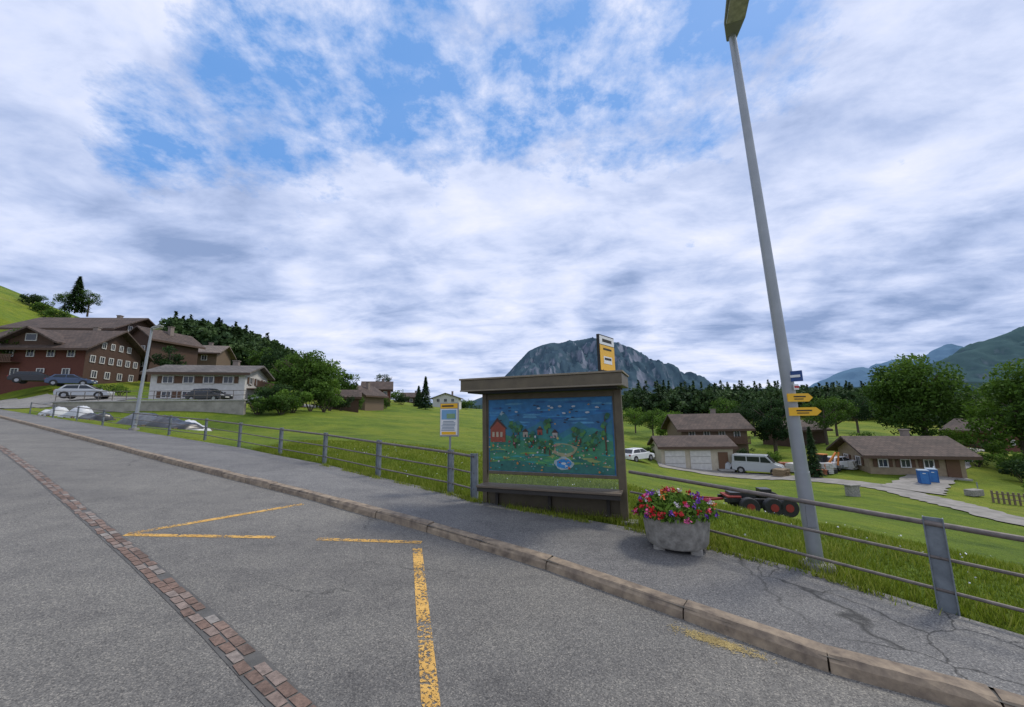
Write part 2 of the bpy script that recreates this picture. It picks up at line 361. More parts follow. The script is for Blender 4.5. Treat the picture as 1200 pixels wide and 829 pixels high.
def blob(name,col,cx_,cy_,r,ry=None,n=14,j=.15):
    ry=ry or r; poly(name,col,[(cx_+r*math.cos(2*math.pi*k/n)*(1+random.uniform(-j,j)),cy_+ry*MW/MH*math.sin(2*math.pi*k/n)*(1+random.uniform(-j,j))) for k in range(n)])
poly('sky',(.03,.22,.5),[(0.01,.7),(.3,.8),(.6,.7),(.99,.8),(.99,.99),(.01,.99)])
for q in range(30): blob('sky_stroke%d'%(q%3),[(.06,.3,.58),(.02,.15,.4),(.1,.36,.6)][q%3],random.uniform(.02,.98),random.uniform(.62,.98),random.uniform(.04,.09),.008,10,.3)
poly('far_hill',(.03,.19,.27),[(0.01,.3),(.01,.62),(.06,.7),(.12,.84),(.16,.78),(.2,.66),(.26,.7),(.33,.58),(.41,.64),(.45,.7),(.5,.64),(.6,.52),(.68,.6),(.75,.68),(.8,.62),(.88,.55),(.99,.7),(.99,.3)])
poly('snow_peak',(.35,.5,.58),[(.1,.79),(.12,.84),(.14,.8),(.125,.79),(.115,.77)]); poly('mid_hill',(.035,.25,.22),[(.2,.4),(.3,.56),(.4,.5),(.5,.6),(.62,.46),(.7,.54),(.85,.6),(.99,.5),(.99,.35),(.2,.3)])
poly('meadow',(.05,.25,.13),[(.01,.01),(.01,.45),(.15,.5),(.3,.42),(.45,.46),(.62,.38),(.8,.5),(.99,.42),(.99,.01)])
for q in range(60): blob('grass_stroke%d'%(q%5),[(.09,.34,.11),(.03,.18,.14),(.16,.33,.08),(.04,.3,.27),(.3,.36,.12)][q%5],random.uniform(.02,.98),random.uniform(.03,.4),random.uniform(.03,.08),.009,10,.35)
poly('low_meadow',(.03,.17,.14),[(.01,.01),(.01,.12),(.25,.16),(.5,.08),(.8,.13),(.99,.08),(.99,.01)])
blob('path',(.38,.36,.2),.63,.31,.1,.05); blob('path_in',(.08,.27,.16),.63,.32,.07,.032); blob('pond_rim',(.4,.5,.5),.62,.13,.072,.045);blob('pond',(.03,.27,.62),.62,.13,.058,.034); blob('pond_fish',(.6,.65,.65),.62,.13,.02,.008); blob('pond_fish',(.6,.65,.65),.64,.1,.012,.006)
poly('barn',(.33,.07,.035),[(.02,.4),(.02,.62),(.08,.7),(.15,.62),(.15,.4)]); poly('barn_roof',(.08,.03,.02),[(.01,.59),(.08,.74),(.165,.59),(.155,.58),(.08,.69),(.02,.58)])
for k_ in range(3): poly('barn_window',(.5,.42,.3),[(.035+.035*k_,.47),(.055+.035*k_,.47),(.055+.035*k_,.54),(.035+.035*k_,.54)])
for hx,hz,cc in((.3,.47,(.4,.35,.28)),(.42,.5,(.3,.06,.04)),(.54,.46,(.45,.42,.38)),(.7,.48,(.25,.1,.05)),(.86,.44,(.4,.36,.3))):
    n_c='house%d'%int(hx*10); poly(n_c,cc,[(hx,hz),(hx,hz+.07),(hx+.04,hz+.07),(hx+.04,hz)]); poly('roof_dark',(.06,.025,.02),[(hx-.008,hz+.07),(hx+.02,hz+.12),(hx+.048,hz+.07)]); poly('dark',(.02,.02,.03),[(hx+.015,hz),(hx+.015,hz+.035),(hx+.026,hz+.035),(hx+.026,hz)])
for q in range(16):
    x_=random.choice([random.uniform(.18,.45),random.uniform(.72,.97),random.uniform(.2,.95)]); z_=random.uniform(.2,.5); h_=random.uniform(.08,.18)
    if q<3: x_,z_,h_=((.22,.35,.32),(.94,.25,.5),(.5,.52,.16))[q]
    poly('tree_trunk',(.09,.045,.02),[(x_-.006,z_),(x_+.006,z_),(x_+.004,z_+h_),(x_-.004,z_+h_)])
    for r_ in range(7): blob('tree_leaf%d'%(r_%3),[(.02,.12,.04),(.07,.23,.05),(.03,.17,.12)][r_%3],x_+random.uniform(-.025,.025),z_+h_*random.uniform(.5,1.1),.017,None,9,.35)
for q in range(190):
    cc=random.choice([('white',(.55,.57,.56)),('pale_yellow',(.6,.5,.15)),('pink',(.5,.2,.25)),('white',(.55,.57,.56)),('dark',(.02,.03,.04)),('orange',(.55,.22,.04)),('red',(.4,.03,.02)),('teal',(.05,.35,.35))])
    r_=random.uniform(.003,.009); blob(cc[0],cc[1],random.uniform(.02,.98),random.uniform(.03,.5),r_,r_*random.uniform(.4,1.2),7,.4)
for q in range(22): blob('dark_bird',(.015,.02,.04),random.uniform(.1,.97),random.uniform(.66,.96),.013,.004,8,.45)
for q in range(9): blob('sky_white',(.55,.62,.67),random.uniform(.25,.95),random.uniform(.78,.96),.014,.007,9,.3)
for q in range(5): blob('butterfly',(.5,.3,.05),random.uniform(.1,.9),random.uniform(.6,.9),.008,.006,6,.4)
msy=M('sign_yellow',(.85,.47,.015),(.8,.43,.015),4,.4,0); msw=M('sign_white',(.78,.78,.76),(.72,.72,.7),4,.4,0); msk=M('sign_black',(.02,.02,.02)); msb=M('sign_blue',(.03,.08,.25))
e_sh=sh.done()
rs=Asm('bus_stop_sign',e_sh.location+Matrix.Rotation(ang,3,'Z')@Vector((Wd-.17,-.3,0)),ang-.3); xs=0
rs.p('frame',msk,.004).box((xs,0,2.63),(.045,.56,.6)); rs.p('mount',msk).cyl((xs,.18,2.3),(xs,.18,2.36),.03).cyl((xs,-.18,2.3),(xs,-.18,2.36),.03)
for sx in(-1,1):
    rs.p('yellow',msy).box((xs+sx*.024,0,2.555),(.006,.53,.41)); rs.p('white',msw).box((xs+sx*.024,0,2.84),(.006,.53,.14))
    rs.p('lettering',msk).box((xs+sx*.028,0,2.84),(.004,.34,.05)).box((xs+sx*.028,0,2.7),(.004,.3,.03))
    rs.p('bus_pictogram',msw).box((xs+sx*.028,0,2.52),(.004,.3,.12)); rs.p('bus_window',msk).box((xs+sx*.031,0,2.54),(.004,.24,.035))
rs.done()
# ------------------------------------------------------------------ timetable sign
p=G(528,577); ts=Asm('timetable_sign',(p.x-.03,p.y+.08,p.z-.17),ang)
mgal=M('galvanised_steel',(.3,.32,.34),(.22,.24,.26),8,.45,.1,.5)
ts.p('post',mgal,0,True).cyl((0,0,0),(0,0,1.95),.022)
ts.p('frame',M('frame_grey',(.3,.31,.32)),.004).box((0,-.03,1.62),(.44,.04,.7))
ts.p('header',msy).box((0,-.052,1.9),(.41,.008,.1)); ts.p('sheet',msw).box((0,-.052,1.57),(.41,.008,.54))
ts.p('header_text',msk).box((-.03,-.058,1.9),(.28,.004,.03))
tl=ts.p('print',M('print_blue_grey',(.2,.27,.34))); ts.p('photo_panel',M('print_blue',(.2,.4,.6))).box((0,-.058,1.72),(.35,.004,.2)); ts.p('map_green',M('print_green',(.25,.4,.2))).box((.05,-.0605,1.69),(.2,.003,.1))
for r_ in range(7): tl.box((random.uniform(-.03,.03),-.058,1.58-.03*r_),(.34-random.random()*.1,.004,.014))
ts.p('yellow_panel',msy).box((.0,-.058,1.34),(.34,.004,.06)); ts.done()
# ------------------------------------------------------------------ fences
m_post=M('fence_post_paint',(.21,.235,.25),(.12,.14,.155),9,.6,.2); m_rail=M('fence_rail_steel',(.2,.17,.15),(.1,.085,.075),12,.6,.2,.2)
def fence(pxs,ends=0,name='metal_fence',nopost=()):
    a=Asm(name); Q=[G(*q) for q in pxs]
    if ends: Q=[ext(Q,Q[1],Q[0],3.1)]+Q
    po=a.p('posts',m_post,.004); ra=a.p('rails',m_rail,0,True)
    for k_,q in enumerate(Q):
        if k_ in nopost: continue
        r=ang
        if 0<k_: d=Q[k_]-Q[k_-1]; r=math.atan2(d.y,d.x)
        po.box((q.x,q.y,q.z+.36),(.13,.012,.96),r)
        for s_ in(-1,1):
            o_=Matrix.Rotation(r,3,'Z')@Vector((s_*.066,0,0)); po.box((q.x+o_.x,q.y+o_.y,q.z+.36),(.01,.06,.964),r)
    for q,r in zip(Q[:-1],Q[1:]):
        for h_,rr in((.78,.026),(.47,.016),(.18,.016)): ra.cyl(q+Vector((0,0,h_)),r+Vector((0,0,h_)),rr,n=10,cap=True)
    a.done()
fence([(1112,717),(800,629),(741,613)],1,nopost=(2,3))
fence([(556,585),(528,577),(443,558),(380,543),(328,533),(280,523),(240,515),(198,509),(155,503),(120,498),(90,492),(62,489),(35,484)])
# ------------------------------------------------------------------ street lamps
m_pole=M('lamp_pole_galvanised',(.38,.4,.42),(.3,.32,.34),3,.45,.05,.35)
mhead=M('lamp_head',(.3,.31,.27)); mgl=M('lamp_glass',(.62,.6,.5),(.3,.3,.24),14,.2,0)
def lamp(base,top,out,r0,r1,hl,name='street_lamp'):
    a=Asm(name); base=Vector(base);top=Vector(top); out=Vector((*out,0)).normalized()
    pl=a.p('pole',m_pole,0,True); d=top-base
    pl.cyl(base-d*.02,base+d*.16,r0,r0*.97,20); pl.cyl(base+d*.16,top,r0*.9,r1,20)
    a.p('base_door',M('lamp_door',(.25,.26,.27)),.003).box(base+d*.09+out*r0*.93,(.03,.09,.3),math.atan2(out.y,out.x))
    a.p('footing',M('lamp_footing',(.26,.25,.22),(.15,.14,.12)),.02,True).lathe([(0,.07),(r0*2,.06),(r0*2.4,0),(r0*2.5,-.4)],base,18)
    h=a.p('head',mhead,.02); side=Vector((-out.y,out.x,0)); up=Vector((0,0,1)); w=hl*.17
    def sec(t,wd,th,dz): c_=top+out*hl*t+up*dz; return [c_-side*wd,c_+side*wd,c_+side*wd*.8+up*th,c_-side*wd*.8+up*th]
    secs=[sec(-.08,w*.45,.07,-.02),sec(.25,w*.9,.12,0),sec(.7,w,.13,.03),sec(1.,w*.6,.07,.06)]
    vs=[q for s_ in secs for q in s_]; fs=[(0,1,2,3),(15,14,13,12)]
    for k_ in range(3):
        for q in range(4): fs.append((k_*4+q,k_*4+(q+1)%4,(k_+1)*4+(q+1)%4,(k_+1)*4+q))
    h.add(vs,fs); gq=[]
    for t_,wd,dz in((.3,w*.75,-.012),(.9,w*.68,.035)): c_=top+out*hl*t_+up*dz; gq+=[c_-side*wd,c_+side*wd]
    gq2=[q-up*.035 for q in gq]
    a.p('lens',mgl).add(gq+gq2,[(0,1,3,2),(4,6,7,5),(0,2,6,4),(1,5,7,3),(0,4,5,1),(2,3,7,6)])
    a.done()
lb=G(957,662); lb.z=P(lb.x,lb.y)-.02; lt=S(858,42,4.55)
lamp(lb,lt,(-.35,-.9),.082,.045,.85)
lb2=G(157,503); lamp(lb2,S(178,386,lb2.y),(.9,-.3),.09,.05,.8)
def onpole(z): t=(z-lb.z)/(lt.z-lb.z); return lb.lerp(lt,t)
def arrow_sign(z,L,hh,side,rz,name='direction_sign'):
    q=onpole(z); a=Asm(name,(q.x-.05,q.y-.09,z),rz); s_=side
    pf=[(-.05*s_,-hh/2),(L*s_-.06*s_,-hh/2),(L*s_,0),(L*s_-.06*s_,hh/2),(-.05*s_,hh/2)]
    a.p('board',msy,0).prism(pf,'y',-.006,.006)
    a.p('lettering',msk).box((L*s_*.38,-.009,.012),(L*.55,.004,.014)).box((L*s_*.33,-.009,-.018),(L*.42,.004,.01))
    a.p('bracket',mgal).box((0.04,.03,0),(.03,.06,hh*.8)); a.done()
arrow_sign(1.80,.30,.1,1,.15); arrow_sign(1.63,.32,.1,1,-.1)
q=onpole(2.06); a=Asm('route_sign',(q.x+.02,q.y-.09,2.06),-1.1); a.p('plate',msb,.003).box((0,0,0),(.2,.012,.13)); a.p('plate_edge',msw).box((0,-.009,0),(.16,.004,.03)); a.p('bracket',mgal).cyl((0,0,0),(.02,.08,0),.012); a.done()
q=onpole(1.93); a=Asm('trail_marker',(q.x+.03,q.y-.095,1.93),.2); a.p('plate',msw,.003).box((0,0,0),(.07,.01,.07)); a.p('stripe',M('red',(.5,.03,.03))).box((0,-.008,0),(.065,.004,.025)); a.done()
# ------------------------------------------------------------------ planter
p=G(794,640); pl=Asm('flower_planter',(p.x,p.y,p.z),ang)
m_conc=M('planter_concrete',(.36,.34,.3),(.17,.16,.14),11,.92,.9)
pl.p('bowl',m_conc,0,True).lathe([(0,.05),(.36,.05),(.385,.09),(.43,.44),(.43,.47),(.385,.475),(.375,.4),(0,.39)],n=40)
for sx,sy in((-.22,-.2),(.22,-.2),(0,.25)): pl.p('feet',m_conc,.01).box((sx,sy,.0),(.14,.12,.12))
pl.p('soil',M('soil',(.04,.03,.02))).lathe([(0,.43),(.38,.42)])
pe=pl.done()
def blobpts(n,rx,rz,zc,shell=.5):
    u=runit(n); u[:,2]=np.abs(u[:,2]); r=rng.uniform(shell,1,n)**.5; return u*np.array([rx,rx,rz])*r[:,None]+np.array([0,0,zc])
def leafset(name,c,size,mat,tint,parent=None,ratio=.6,a=None):
    n=len(c); a=runit(n) if a is None else a; b=np.cross(a,runit(n)); b/=np.linalg.norm(b,axis=1)[:,None]+1e-9
    s=size*rng.uniform(.6,1.3,n)[:,None]; return npmesh(name,quads(c,a*s,b*s*ratio),4,mat,tint,parent)
lf=blobpts(3400,.52,.24,.42,.4); leafset('foliage',lf,.036,L_bright,rng.uniform(0,.9,3400),pe)
for nm,col,cnt in(('red_flowers',(.6,.012,.02),420),('pink_flowers',(.65,.08,.25),260),('purple_flowers',(.2,.05,.42),260),('white_flowers',(.75,.7,.7),60),('orange_flowers',(.7,.2,.03),90)):
    cl=blobpts(max(6,cnt//14),.52,.28,.44,.85); c_=np.repeat(cl,14,0)+rng.normal(0,.018,(len(cl)*14,3))
    leafset(nm,c_,.018,M(nm,col,tuple(k*.7 for k in col),20,.6,0),None,pe,1.)
# ------------------------------------------------------------------ houses
m_glass=M('window_glass',(.05,.06,.07),(.03,.035,.045),1,.15,0); m_wf=M('window_frame_white',(.68,.66,.62))
def rooftile(name,c):
    if name in _c: return _c[name]
    m,nt,b=newmat(name); v=coords(nt)
    br=N(nt,'ShaderNodeTexBrick',Scale=1.,**{'Mortar Size':.03,'Brick Width':.5,'Row Height':.35}); nt.links.new(v,br.inputs[0])
    br.inputs['Color1'].default_value=(*c,1); br.inputs['Color2'].default_value=(*[k*.72 for k in c],1); br.inputs['Mortar'].default_value=(*[k*.45 for k in c],1)
    cc=mixc(nt,1.,br.outputs[0],ramp(nt,noi(nt,v,.7,6,.75),[(.3,(.5,.5,.5)),(.7,(1.4,1.35,1.3))]),'MULTIPLY')
    nt.links.new(cc,b.inputs['Base Color']); b.inputs['Roughness'].default_value=.85; bump(nt,b,br.outputs['Fac'],.4,.03); _c[name]=m; return m
def house(name,pos,rz,L,W,Hh,rh,wall,roof,ridge='x',over=.7,wins={},base=None,baseh=0,door=None,shut=None,balc=None,chim=True,z=None,garage=None):
    zz=Hs(*pos) if z is None else z; a=Asm(name,(pos[0],pos[1],zz),rz)
    w_=a.p('walls',wall)
    if ridge=='x': w_.prism([(-W/2,-3),(W/2,-3),(W/2,Hh),(0,Hh+rh),(-W/2,Hh)],'x',-L/2,L/2)
    else: w_.prism([(-L/2,-3),(L/2,-3),(L/2,Hh),(0,Hh+rh),(-L/2,Hh)],'y',-W/2,W/2)
    S_=W if ridge=='x' else L; k=rh/(S_/2); t=.22; ro=a.p('roof',roof); lo=(L if ridge=='x' else W)/2+over
    so=S_/2+over; ze=Hh-over*k+.03; zr=Hh+rh+.03
    for s in(-1,1): ro.prism([(s*so,ze),(0,zr),(0,zr+t),(s*so,ze+t)],ridge,-lo,lo)
    fa=a.p('fascia',M('fascia_'+wall.name,(.09,.05,.03)))
    for s in(-1,1):
        fa.prism([(s*(so+.03),ze-.1),(s*(so+.03),ze+t*.8),(s*(so-.03)+s*.04,ze+t*.8),(s*(so-.03)+s*.04,ze-.1)],ridge,-lo-.02,lo+.02)
    if base: a.p('basement',base).box((0,0,baseh/2-1.5),(L+.08,W+.08,baseh+3))
    gl=a.p('windows',m_glass); wf=a.p('window_frames',m_wf); 
    for face,specs in wins.items():
        for (cols,x0_,x1_,zc,ww,wh) in specs:
            for i in range(cols):
                xx=x0_+(x1_-x0_)*(i+.5)/cols
                def pb(b_,dx,dz,sx,sz,pr,th):
                    if face in'fb': sg=-1 if face=='f' else 1; b_.box((xx+dx,sg*(W/2+pr),zc+dz),(sx,th,sz))
                    else: sg=1 if face=='r' else -1; b_.box((sg*(L/2+pr),xx+dx,zc+dz),(th,sx,sz))
                f=.09; pr=.09
                pb(gl,0,0,ww,wh,.05,.04)
                for s in(-1,1): pb(wf,s*(ww/2),0,f,wh+f,pr,.1)
                for s in(-1,1): pb(wf,0,s*(wh/2),ww-f,f,pr,.1)
                pb(wf,0,0,.05,wh-f,pr-.01,.06)
                if shut:
                    sb=a.p('shutters',shut)
                    for s in(-1,1): pb(sb,s*(ww/2+.08+ww*.24),0,ww*.42,wh,.06,.05)
    if door: a.p('door',M('door_wood',(.14,.07,.035))).box((door,-W/2-.05,1.05),(1.1,.1,2.1)); a.p('door_step',M('step_c',(.3,.29,.27))).box((door,-W/2-.5,.05),(1.6,.9,.2))
    if garage:
        for gx in garage: a.p('garage_door',M('garage_door',(.62,.6,.55),None,3,.6,.1)).box((gx,-W/2-.04,1.15),(2.4,.07,2.3)); a.p('garage_lines',M('garage_line',(.3,.28,.25))).box((gx,-W/2-.09,.8),(2.3,.02,.04)).box((gx,-W/2-.09,1.6),(2.3,.02,.04))
    if balc:
        fz,bz,b0,b1=balc; bb=a.p('balcony',M('balcony_wood',(.11,.055,.03)))
        if fz=='f':
            bb.box(((b0+b1)/2,-W/2-.55,bz),(b1-b0,1.1,.12)); bb.box(((b0+b1)/2,-W/2-1.08,bz+.95),(b1-b0,.06,.1))
            for i in range(int((b1-b0)/.18)): bb.box((b0+.09+i*.18,-W/2-1.08,bz+.5),(.11,.04,.85))
        else:
            bb.box((L/2+.55,(b0+b1)/2,bz),(1.1,b1-b0,.12)); bb.box((L/2+1.08,(b0+b1)/2,bz+.95),(.06,b1-b0,.1))
            for i in range(int((b1-b0)/.18)): bb.box((L/2+1.08,b0+.09+i*.18,bz+.5),(.04,.11,.85))
    if chim: a.p('chimney',M('chimney',(.25,.2,.17))).box((L*.2,W*.12 if ridge=='x' else 0,Hh+rh+.1),(.6,.6,1.5)).box((L*.2,W*.12 if ridge=='x' else 0,Hh+rh+.92),(.75,.75,.1))
    return a
rt_br=rooftile('roof_tile_brown',(.105,.074,.058)); rt_gr=rooftile('roof_tile_grey',(.16,.145,.13)); rt_tan=rooftile('roof_tile_tan',(.22,.18,.15))
w_red=M('wall_red_shingle',(.17,.055,.033),(.075,.025,.018),6,.85,.3,stretch=(1,1,5)); w_brn=M('wall_brown_wood',(.095,.05,.03),(.045,.024,.015),5,.8,.3,stretch=(1,1,7))
w_wht=M('wall_white_render',(.62,.61,.57),(.5,.49,.46),3,.9,.1); w_bei=M('wall_beige_render',(.5,.44,.33),(.4,.35,.26),3,.9,.1); w_tan=M('wall_tan_render',(.33,.26,.17),(.24,.185,.12),3,.9,.1); w_wod=M('wall_weathered_wood',(.19,.13,.085),(.11,.075,.045),5,.8,.3,stretch=(1,1,7))
m_shr=M('shutter_brown',(.12,.06,.03))
def gz(u,v,y): return S(u,v,y).z
h=house('chalet_house',at(64,55),.16,12.5,9.4,5.2,2.9,w_red,rt_br,'x',1.1,{'f':[(4,-5.8,5.8,1.6,.8,1.),(5,-5.8,5.8,4.2,.8,.95)],'r':[(4,-4.2,4.2,1.5,.75,.95),(6,-4.4,4.4,3.6,.7,.9),(4,-2.9,2.9,5.7,.6,.85)]},z=gz(100,451,52),balc=('f',2.9,-6,-1))
h.p('gable_cladding',w_brn).prism([(-4.7,-.5),(4.7,-.5),(4.7,5.15),(0,8.05),(-4.7,5.15)],'x',6.255,6.275)
h.p('cross_gable',w_brn).prism([(-2.6,4.9),(2.6,4.9),(2.6,5.9),(0,7.4),(-2.6,5.9)],'y',-4.95,1.)
for s in(-1,1): h.p('cross_roof',rt_br).prism([(s*3.5,5.42),(0,7.45),(0,7.67),(s*3.5,5.64)],'y',-5.8,1.5)
h.p('cross_window',m_wf).box((0,-5.,6.3),(1.3,.1,1.)); h.p('cross_window_glass',m_glass).box((0,-5.03,6.3),(1.1,.1,.8))
h.p('entrance_canopy',rt_br).box((-4.5,-5.9,2.4),(3,1.8,.15),0,.15); h.done()
house('chalet_house',at(92,66),.1,15,10,7.2,2.6,w_brn,rt_br,'x',1.2,{'f':[(6,-7,7,5.6,1.,1.1)],'r':[(4,-4,4,5.2,.8,1.),(3,-3,3,7.6,.8,.9)]},z=gz(100,438,65)).done()
house('chalet_house',at(181,66),-.15,5,8,5.4,1.8,w_brn,rt_br,'y',.7,{'f':[(2,-2,2,3.6,.8,1.),(2,-2,2,1.2,.8,1.)]},z=gz(181,438,66)).done()
house('chalet_house',at(222,78),.3,9.5,7,2.9,1.7,w_wod,rt_tan,'x',.8,{'f':[(3,-4,4,1.8,.9,1.)]},z=gz(228,432,78)).done()
house('white_house',at(246,48),.25,9.4,7.2,3.0,1.1,w_wht,rt_gr,'x',.7,{'f':[(4,-4,4,2.2,1.,.8),(3,-4,2,.5,.9,.7)],'r':[(3,-3.2,3.2,2.2,.8,.8)]},z=gz(250,468,46),balc=('r',1.2,-3,3),shut=m_shr).done()
house('chalet_house',at(423,80),-.3,6,6,2.8,1.8,w_wod,rt_br,'y',.7,{'f':[(2,-2.4,2.4,1.7,.9,1.)]}).done()
house('chalet_house',at(440,100),.3,6.5,6,3.2,1.8,w_red,rt_br,'x',.7,{'f':[(3,-3,3,1.9,.9,1.)],'r':[(2,-2,2,1.9,.9,1.)]},z=gz(440,471,100)).done()
house('barn',at(402,60),.4,4,4,2.,1.,w_brn,rt_br,'x',.4,{},chim=False).done()
house('white_house',at(523,140),.0,9,8,3,1.6,w_wht,rt_gr,'y',.7,{'f':[(3,-3.8,3.8,2.2,1.,1.1)]},z=gz(523,477,140)).done()
house('chalet_house',at(481,150),.2,7,7,3,1.6,w_brn,rt_br,'x',.7,{'f':[(3,-3,3,1.7,1.,1.1)]},z=gz(481,475,150)).done()
house('garage_building',at(803,51),-.12,8.4,5,2.75,1.0,w_bei,rt_br,'x',.45,{'r':[(1,-1.5,1.5,1.4,.9,1.)]},z=gz(810,549,50),garage=(-2.6,.4),chim=False,door=3.).done()
house('chalet_house',at(822,61),-.1,9.2,7,5.2,1.8,w_wod,rt_br,'x',.8,{'f':[(4,-4.2,4.2,4.3,.8,.9),(4,-4.4,4.4,1.2,.9,1.)],'r':[(3,-3,3,4.,.9,1.)]},z=gz(822,541,61),balc=('f',3.0,-4.5,4.5)).done()
house('chalet_house',at(1038,45),-.3,8.,6.5,2.5,1.4,w_tan,rt_br,'x',.9,{'f':[(3,-3.8,2.,1.5,.8,.8)],'l':[(2,-2.6,2.6,1.5,.9,.9)],'r':[(2,-2.6,2.6,1.5,.9,.9)]},z=gz(1042,559,43),door=3.,shut=m_shr).done()
house('chalet_house',at(1143,78),.1,6.6,6.5,3.6,1.7,w_red,rt_br,'y',.9,{'f':[(3,-3,3,3.,.8,.9),(2,-2.6,2.6,1.1,.8,.9)]},z=gz(1143,526,76)).done()
house('barn',at(925,66),.3,8,5,2.4,1.2,w_brn,rt_br,'x',.6,{},chim=False).done()
# retaining wall + railing
wa=Asm('retaining_wall',(0,0,0)); A_=Vector((*at(60,31.5),0)); C_=Vector((*at(285,33.5),0)); zt_=gz(200,471,33)
d=C_-A_; wa.p('wall',M('wall_concrete',(.38,.35,.3),(.22,.205,.175),1.5,.9,.3)).box(((A_+C_)/2)+Vector((0,0,zt_-2)),(d.length,.35,4),math.atan2(d.y,d.x))
wa.p('coping',M('coping',(.4,.38,.35)),.02).box(((A_+C_)/2)+Vector((0,0,zt_+.06)),(d.length+.1,.5,.12),math.atan2(d.y,d.x))
for k_ in range(15):
    q=A_.lerp(C_,k_/14); wa.p('railing',m_rail).cyl((q.x,q.y,zt_+.1),(q.x,q.y,zt_+.9),.025,n=6)
for hh in(.5,.9): wa.p('railing',m_rail).cyl((A_.x,A_.y,zt_+hh),(C_.x,C_.y,zt_+hh),.025,n=6)
wa.done()
# ------------------------------------------------------------------ vehicles
m_tyre=M('tyre',(.02,.02,.02)); m_rim=M('rim',(.4,.4,.42),None,5,.4,0,.7); m_cg=M('car_glass',(.02,.025,.03),None,1,.08,0)
def carpaint(n,c): return M('car_paint_'+n,c,tuple(k*.95 for k in c),1,.28,0)
def car(name,pos,rz,col,kind='car',z=None):
    zz=Hs(*pos) if z is None else z; a=Asm(name,(pos[0],pos[1],zz+.03),rz); pb=carpaint(*col)
    if kind=='car':
        prof=[(-2.1,.35),(-2.12,.75),(-2.0,.93),(-1.2,.97),(1.0,.95),(1.95,.78),(2.12,.6),(2.1,.3),(1.75,.28),(-1.75,.28)]
        cab=[(-1.85,.95),(-1.4,1.42),(.25,1.46),(1.1,.94)]; wy=.86; wx=(-1.3,1.33); rw=.32
    else:
        prof=[(-2.5,.4),(-2.55,1.2),(1.7,1.25),(2.4,1.05),(2.55,.8),(2.52,.35),(2.1,.3),(-2.1,.3)]
        cab=[(-2.5,1.2),(-2.42,2.1),(1.0,2.15),(1.8,1.22)]; wy=.95; wx=(-1.6,1.7); rw=.35
    def loft(b,pr,w0,w1,zlo,zhi):
        vs=[]
        for s in(-1,1):
            for x_,z_ in pr:
                t=(z_-zlo)/(zhi-zlo); vs.append((x_,s*(w0*(1-t)+w1*t),z_))
        n=len(pr); b.add(vs,[tuple(range(n)),tuple(range(n,2*n))[::-1]]+[(i,(i+1)%n,n+(i+1)%n,n+i) for i in range(n)])
    loft(a.p('body',pb,.05,True),prof,wy,wy-.05,.28,1.2)
    zl=cab[0][1]; zh=cab[1][1]
    loft(a.p('cabin',pb,.04,True),cab,wy-.06,wy-.24 if kind=='car' else wy-.1,zl,zh)
    g=a.p('glass',m_cg); k=(lambda z_:(wy-.06)*(1-(z_-zl)/(zh-zl))+((wy-.24) if kind=='car' else (wy-.1))*(z_-zl)/(zh-zl)+.012)
    if kind=='car': sd=[[(-1.55,1.02),(-1.25,1.36),(-.35,1.39),(-.35,1.02)],[(-.27,1.02),(-.27,1.39),(.2,1.39),(.88,1.02)]]
    else: sd=[[(.45,1.35),(.45,1.95),(.95,1.97),(1.55,1.35)],[(-2.2,1.4),(-2.2,1.95),(-1.,1.95),(-1.,1.4)],[(-.9,1.4),(-.9,1.95),(.35,1.95),(.35,1.4)]]
    for q in sd:
        for s in(-1,1): g.add([(x_,s*k(z_),z_) for x_,z_ in q],[(0,1,2,3)])
    def pane(x0_,z0_,x1_,z1_,nx):
        t0,t1=.1,.9; pa=(x0_+(x1_-x0_)*t0+nx,z0_+(z1_-z0_)*t0); pc=(x0_+(x1_-x0_)*t1+nx,z0_+(z1_-z0_)*t1)
        w0=k(pa[1])-.1; w1=k(pc[1])-.1; g.add([(pa[0],-w0,pa[1]+.012),(pa[0],w0,pa[1]+.012),(pc[0],w1,pc[1]+.012),(pc[0],-w1,pc[1]+.012)],[(0,1,2,3)])
    pane(*cab[3],*cab[2],.015); pane(*cab[0],*cab[1],-.015)
    for x_ in wx:
        for s in(-1,1):
            a.p('wheels',m_tyre,.02,True).cyl((x_,s*(wy-.16),rw),(x_,s*(wy+.03),rw),rw,n=20); a.p('rims',m_rim).cyl((x_,s*(wy-.1),rw),(x_,s*(wy+.045),rw),rw*.6,n=12)
            a.p('arches',M('arch',(.015,.015,.015))).cyl((x_,s*(wy-.2),rw+.02),(x_,s*(wy+.012),rw+.02),rw+.06,n=20)
    xe=2.1 if kind=='car' else 2.5
    for s in(-1,1):
        a.p('headlights',M('headlight',(.7,.7,.72),None,1,.15,0),.01).box((xe-.03,s*(wy-.25),.68),(.14,.3,.14)); a.p('tail_lights',M('tail_light',(.4,.01,.01),None,1,.2,0),.01).box((-xe,s*(wy-.2),.8),(.1,.22,.16))
        a.p('mirrors',pb,.02).box(((.95 if kind=='car' else 1.5),s*(wy+.06),1.02 if kind=='car' else 1.4),(.12,.16,.12))
    a.p('number_plate',m_wf).box((xe+.03,0,.48),(.02,.5,.11)).box((-xe-.03,0,.6),(.02,.5,.11)); a.done()
SV=('silver',(.42,.44,.46)); BK=('black',(.02,.02,.022)); WH=('white',(.72,.72,.71)); BL=('blue',(.05,.08,.15)); GY=('grey',(.16,.17,.18))
car('parked_car',at(94,42),.5,SV,z=gz(92,467.5,42)); car('parked_car',at(33,48),.6,BK,z=gz(33,450,48)); car('parked_car',at(76,49),.5,BL,z=gz(76,453,49))
car('parked_car',at(242,42.5),-.1,BK,z=gz(242,471.5,42.5)); car('parked_car',at(316,47),.2,SV)
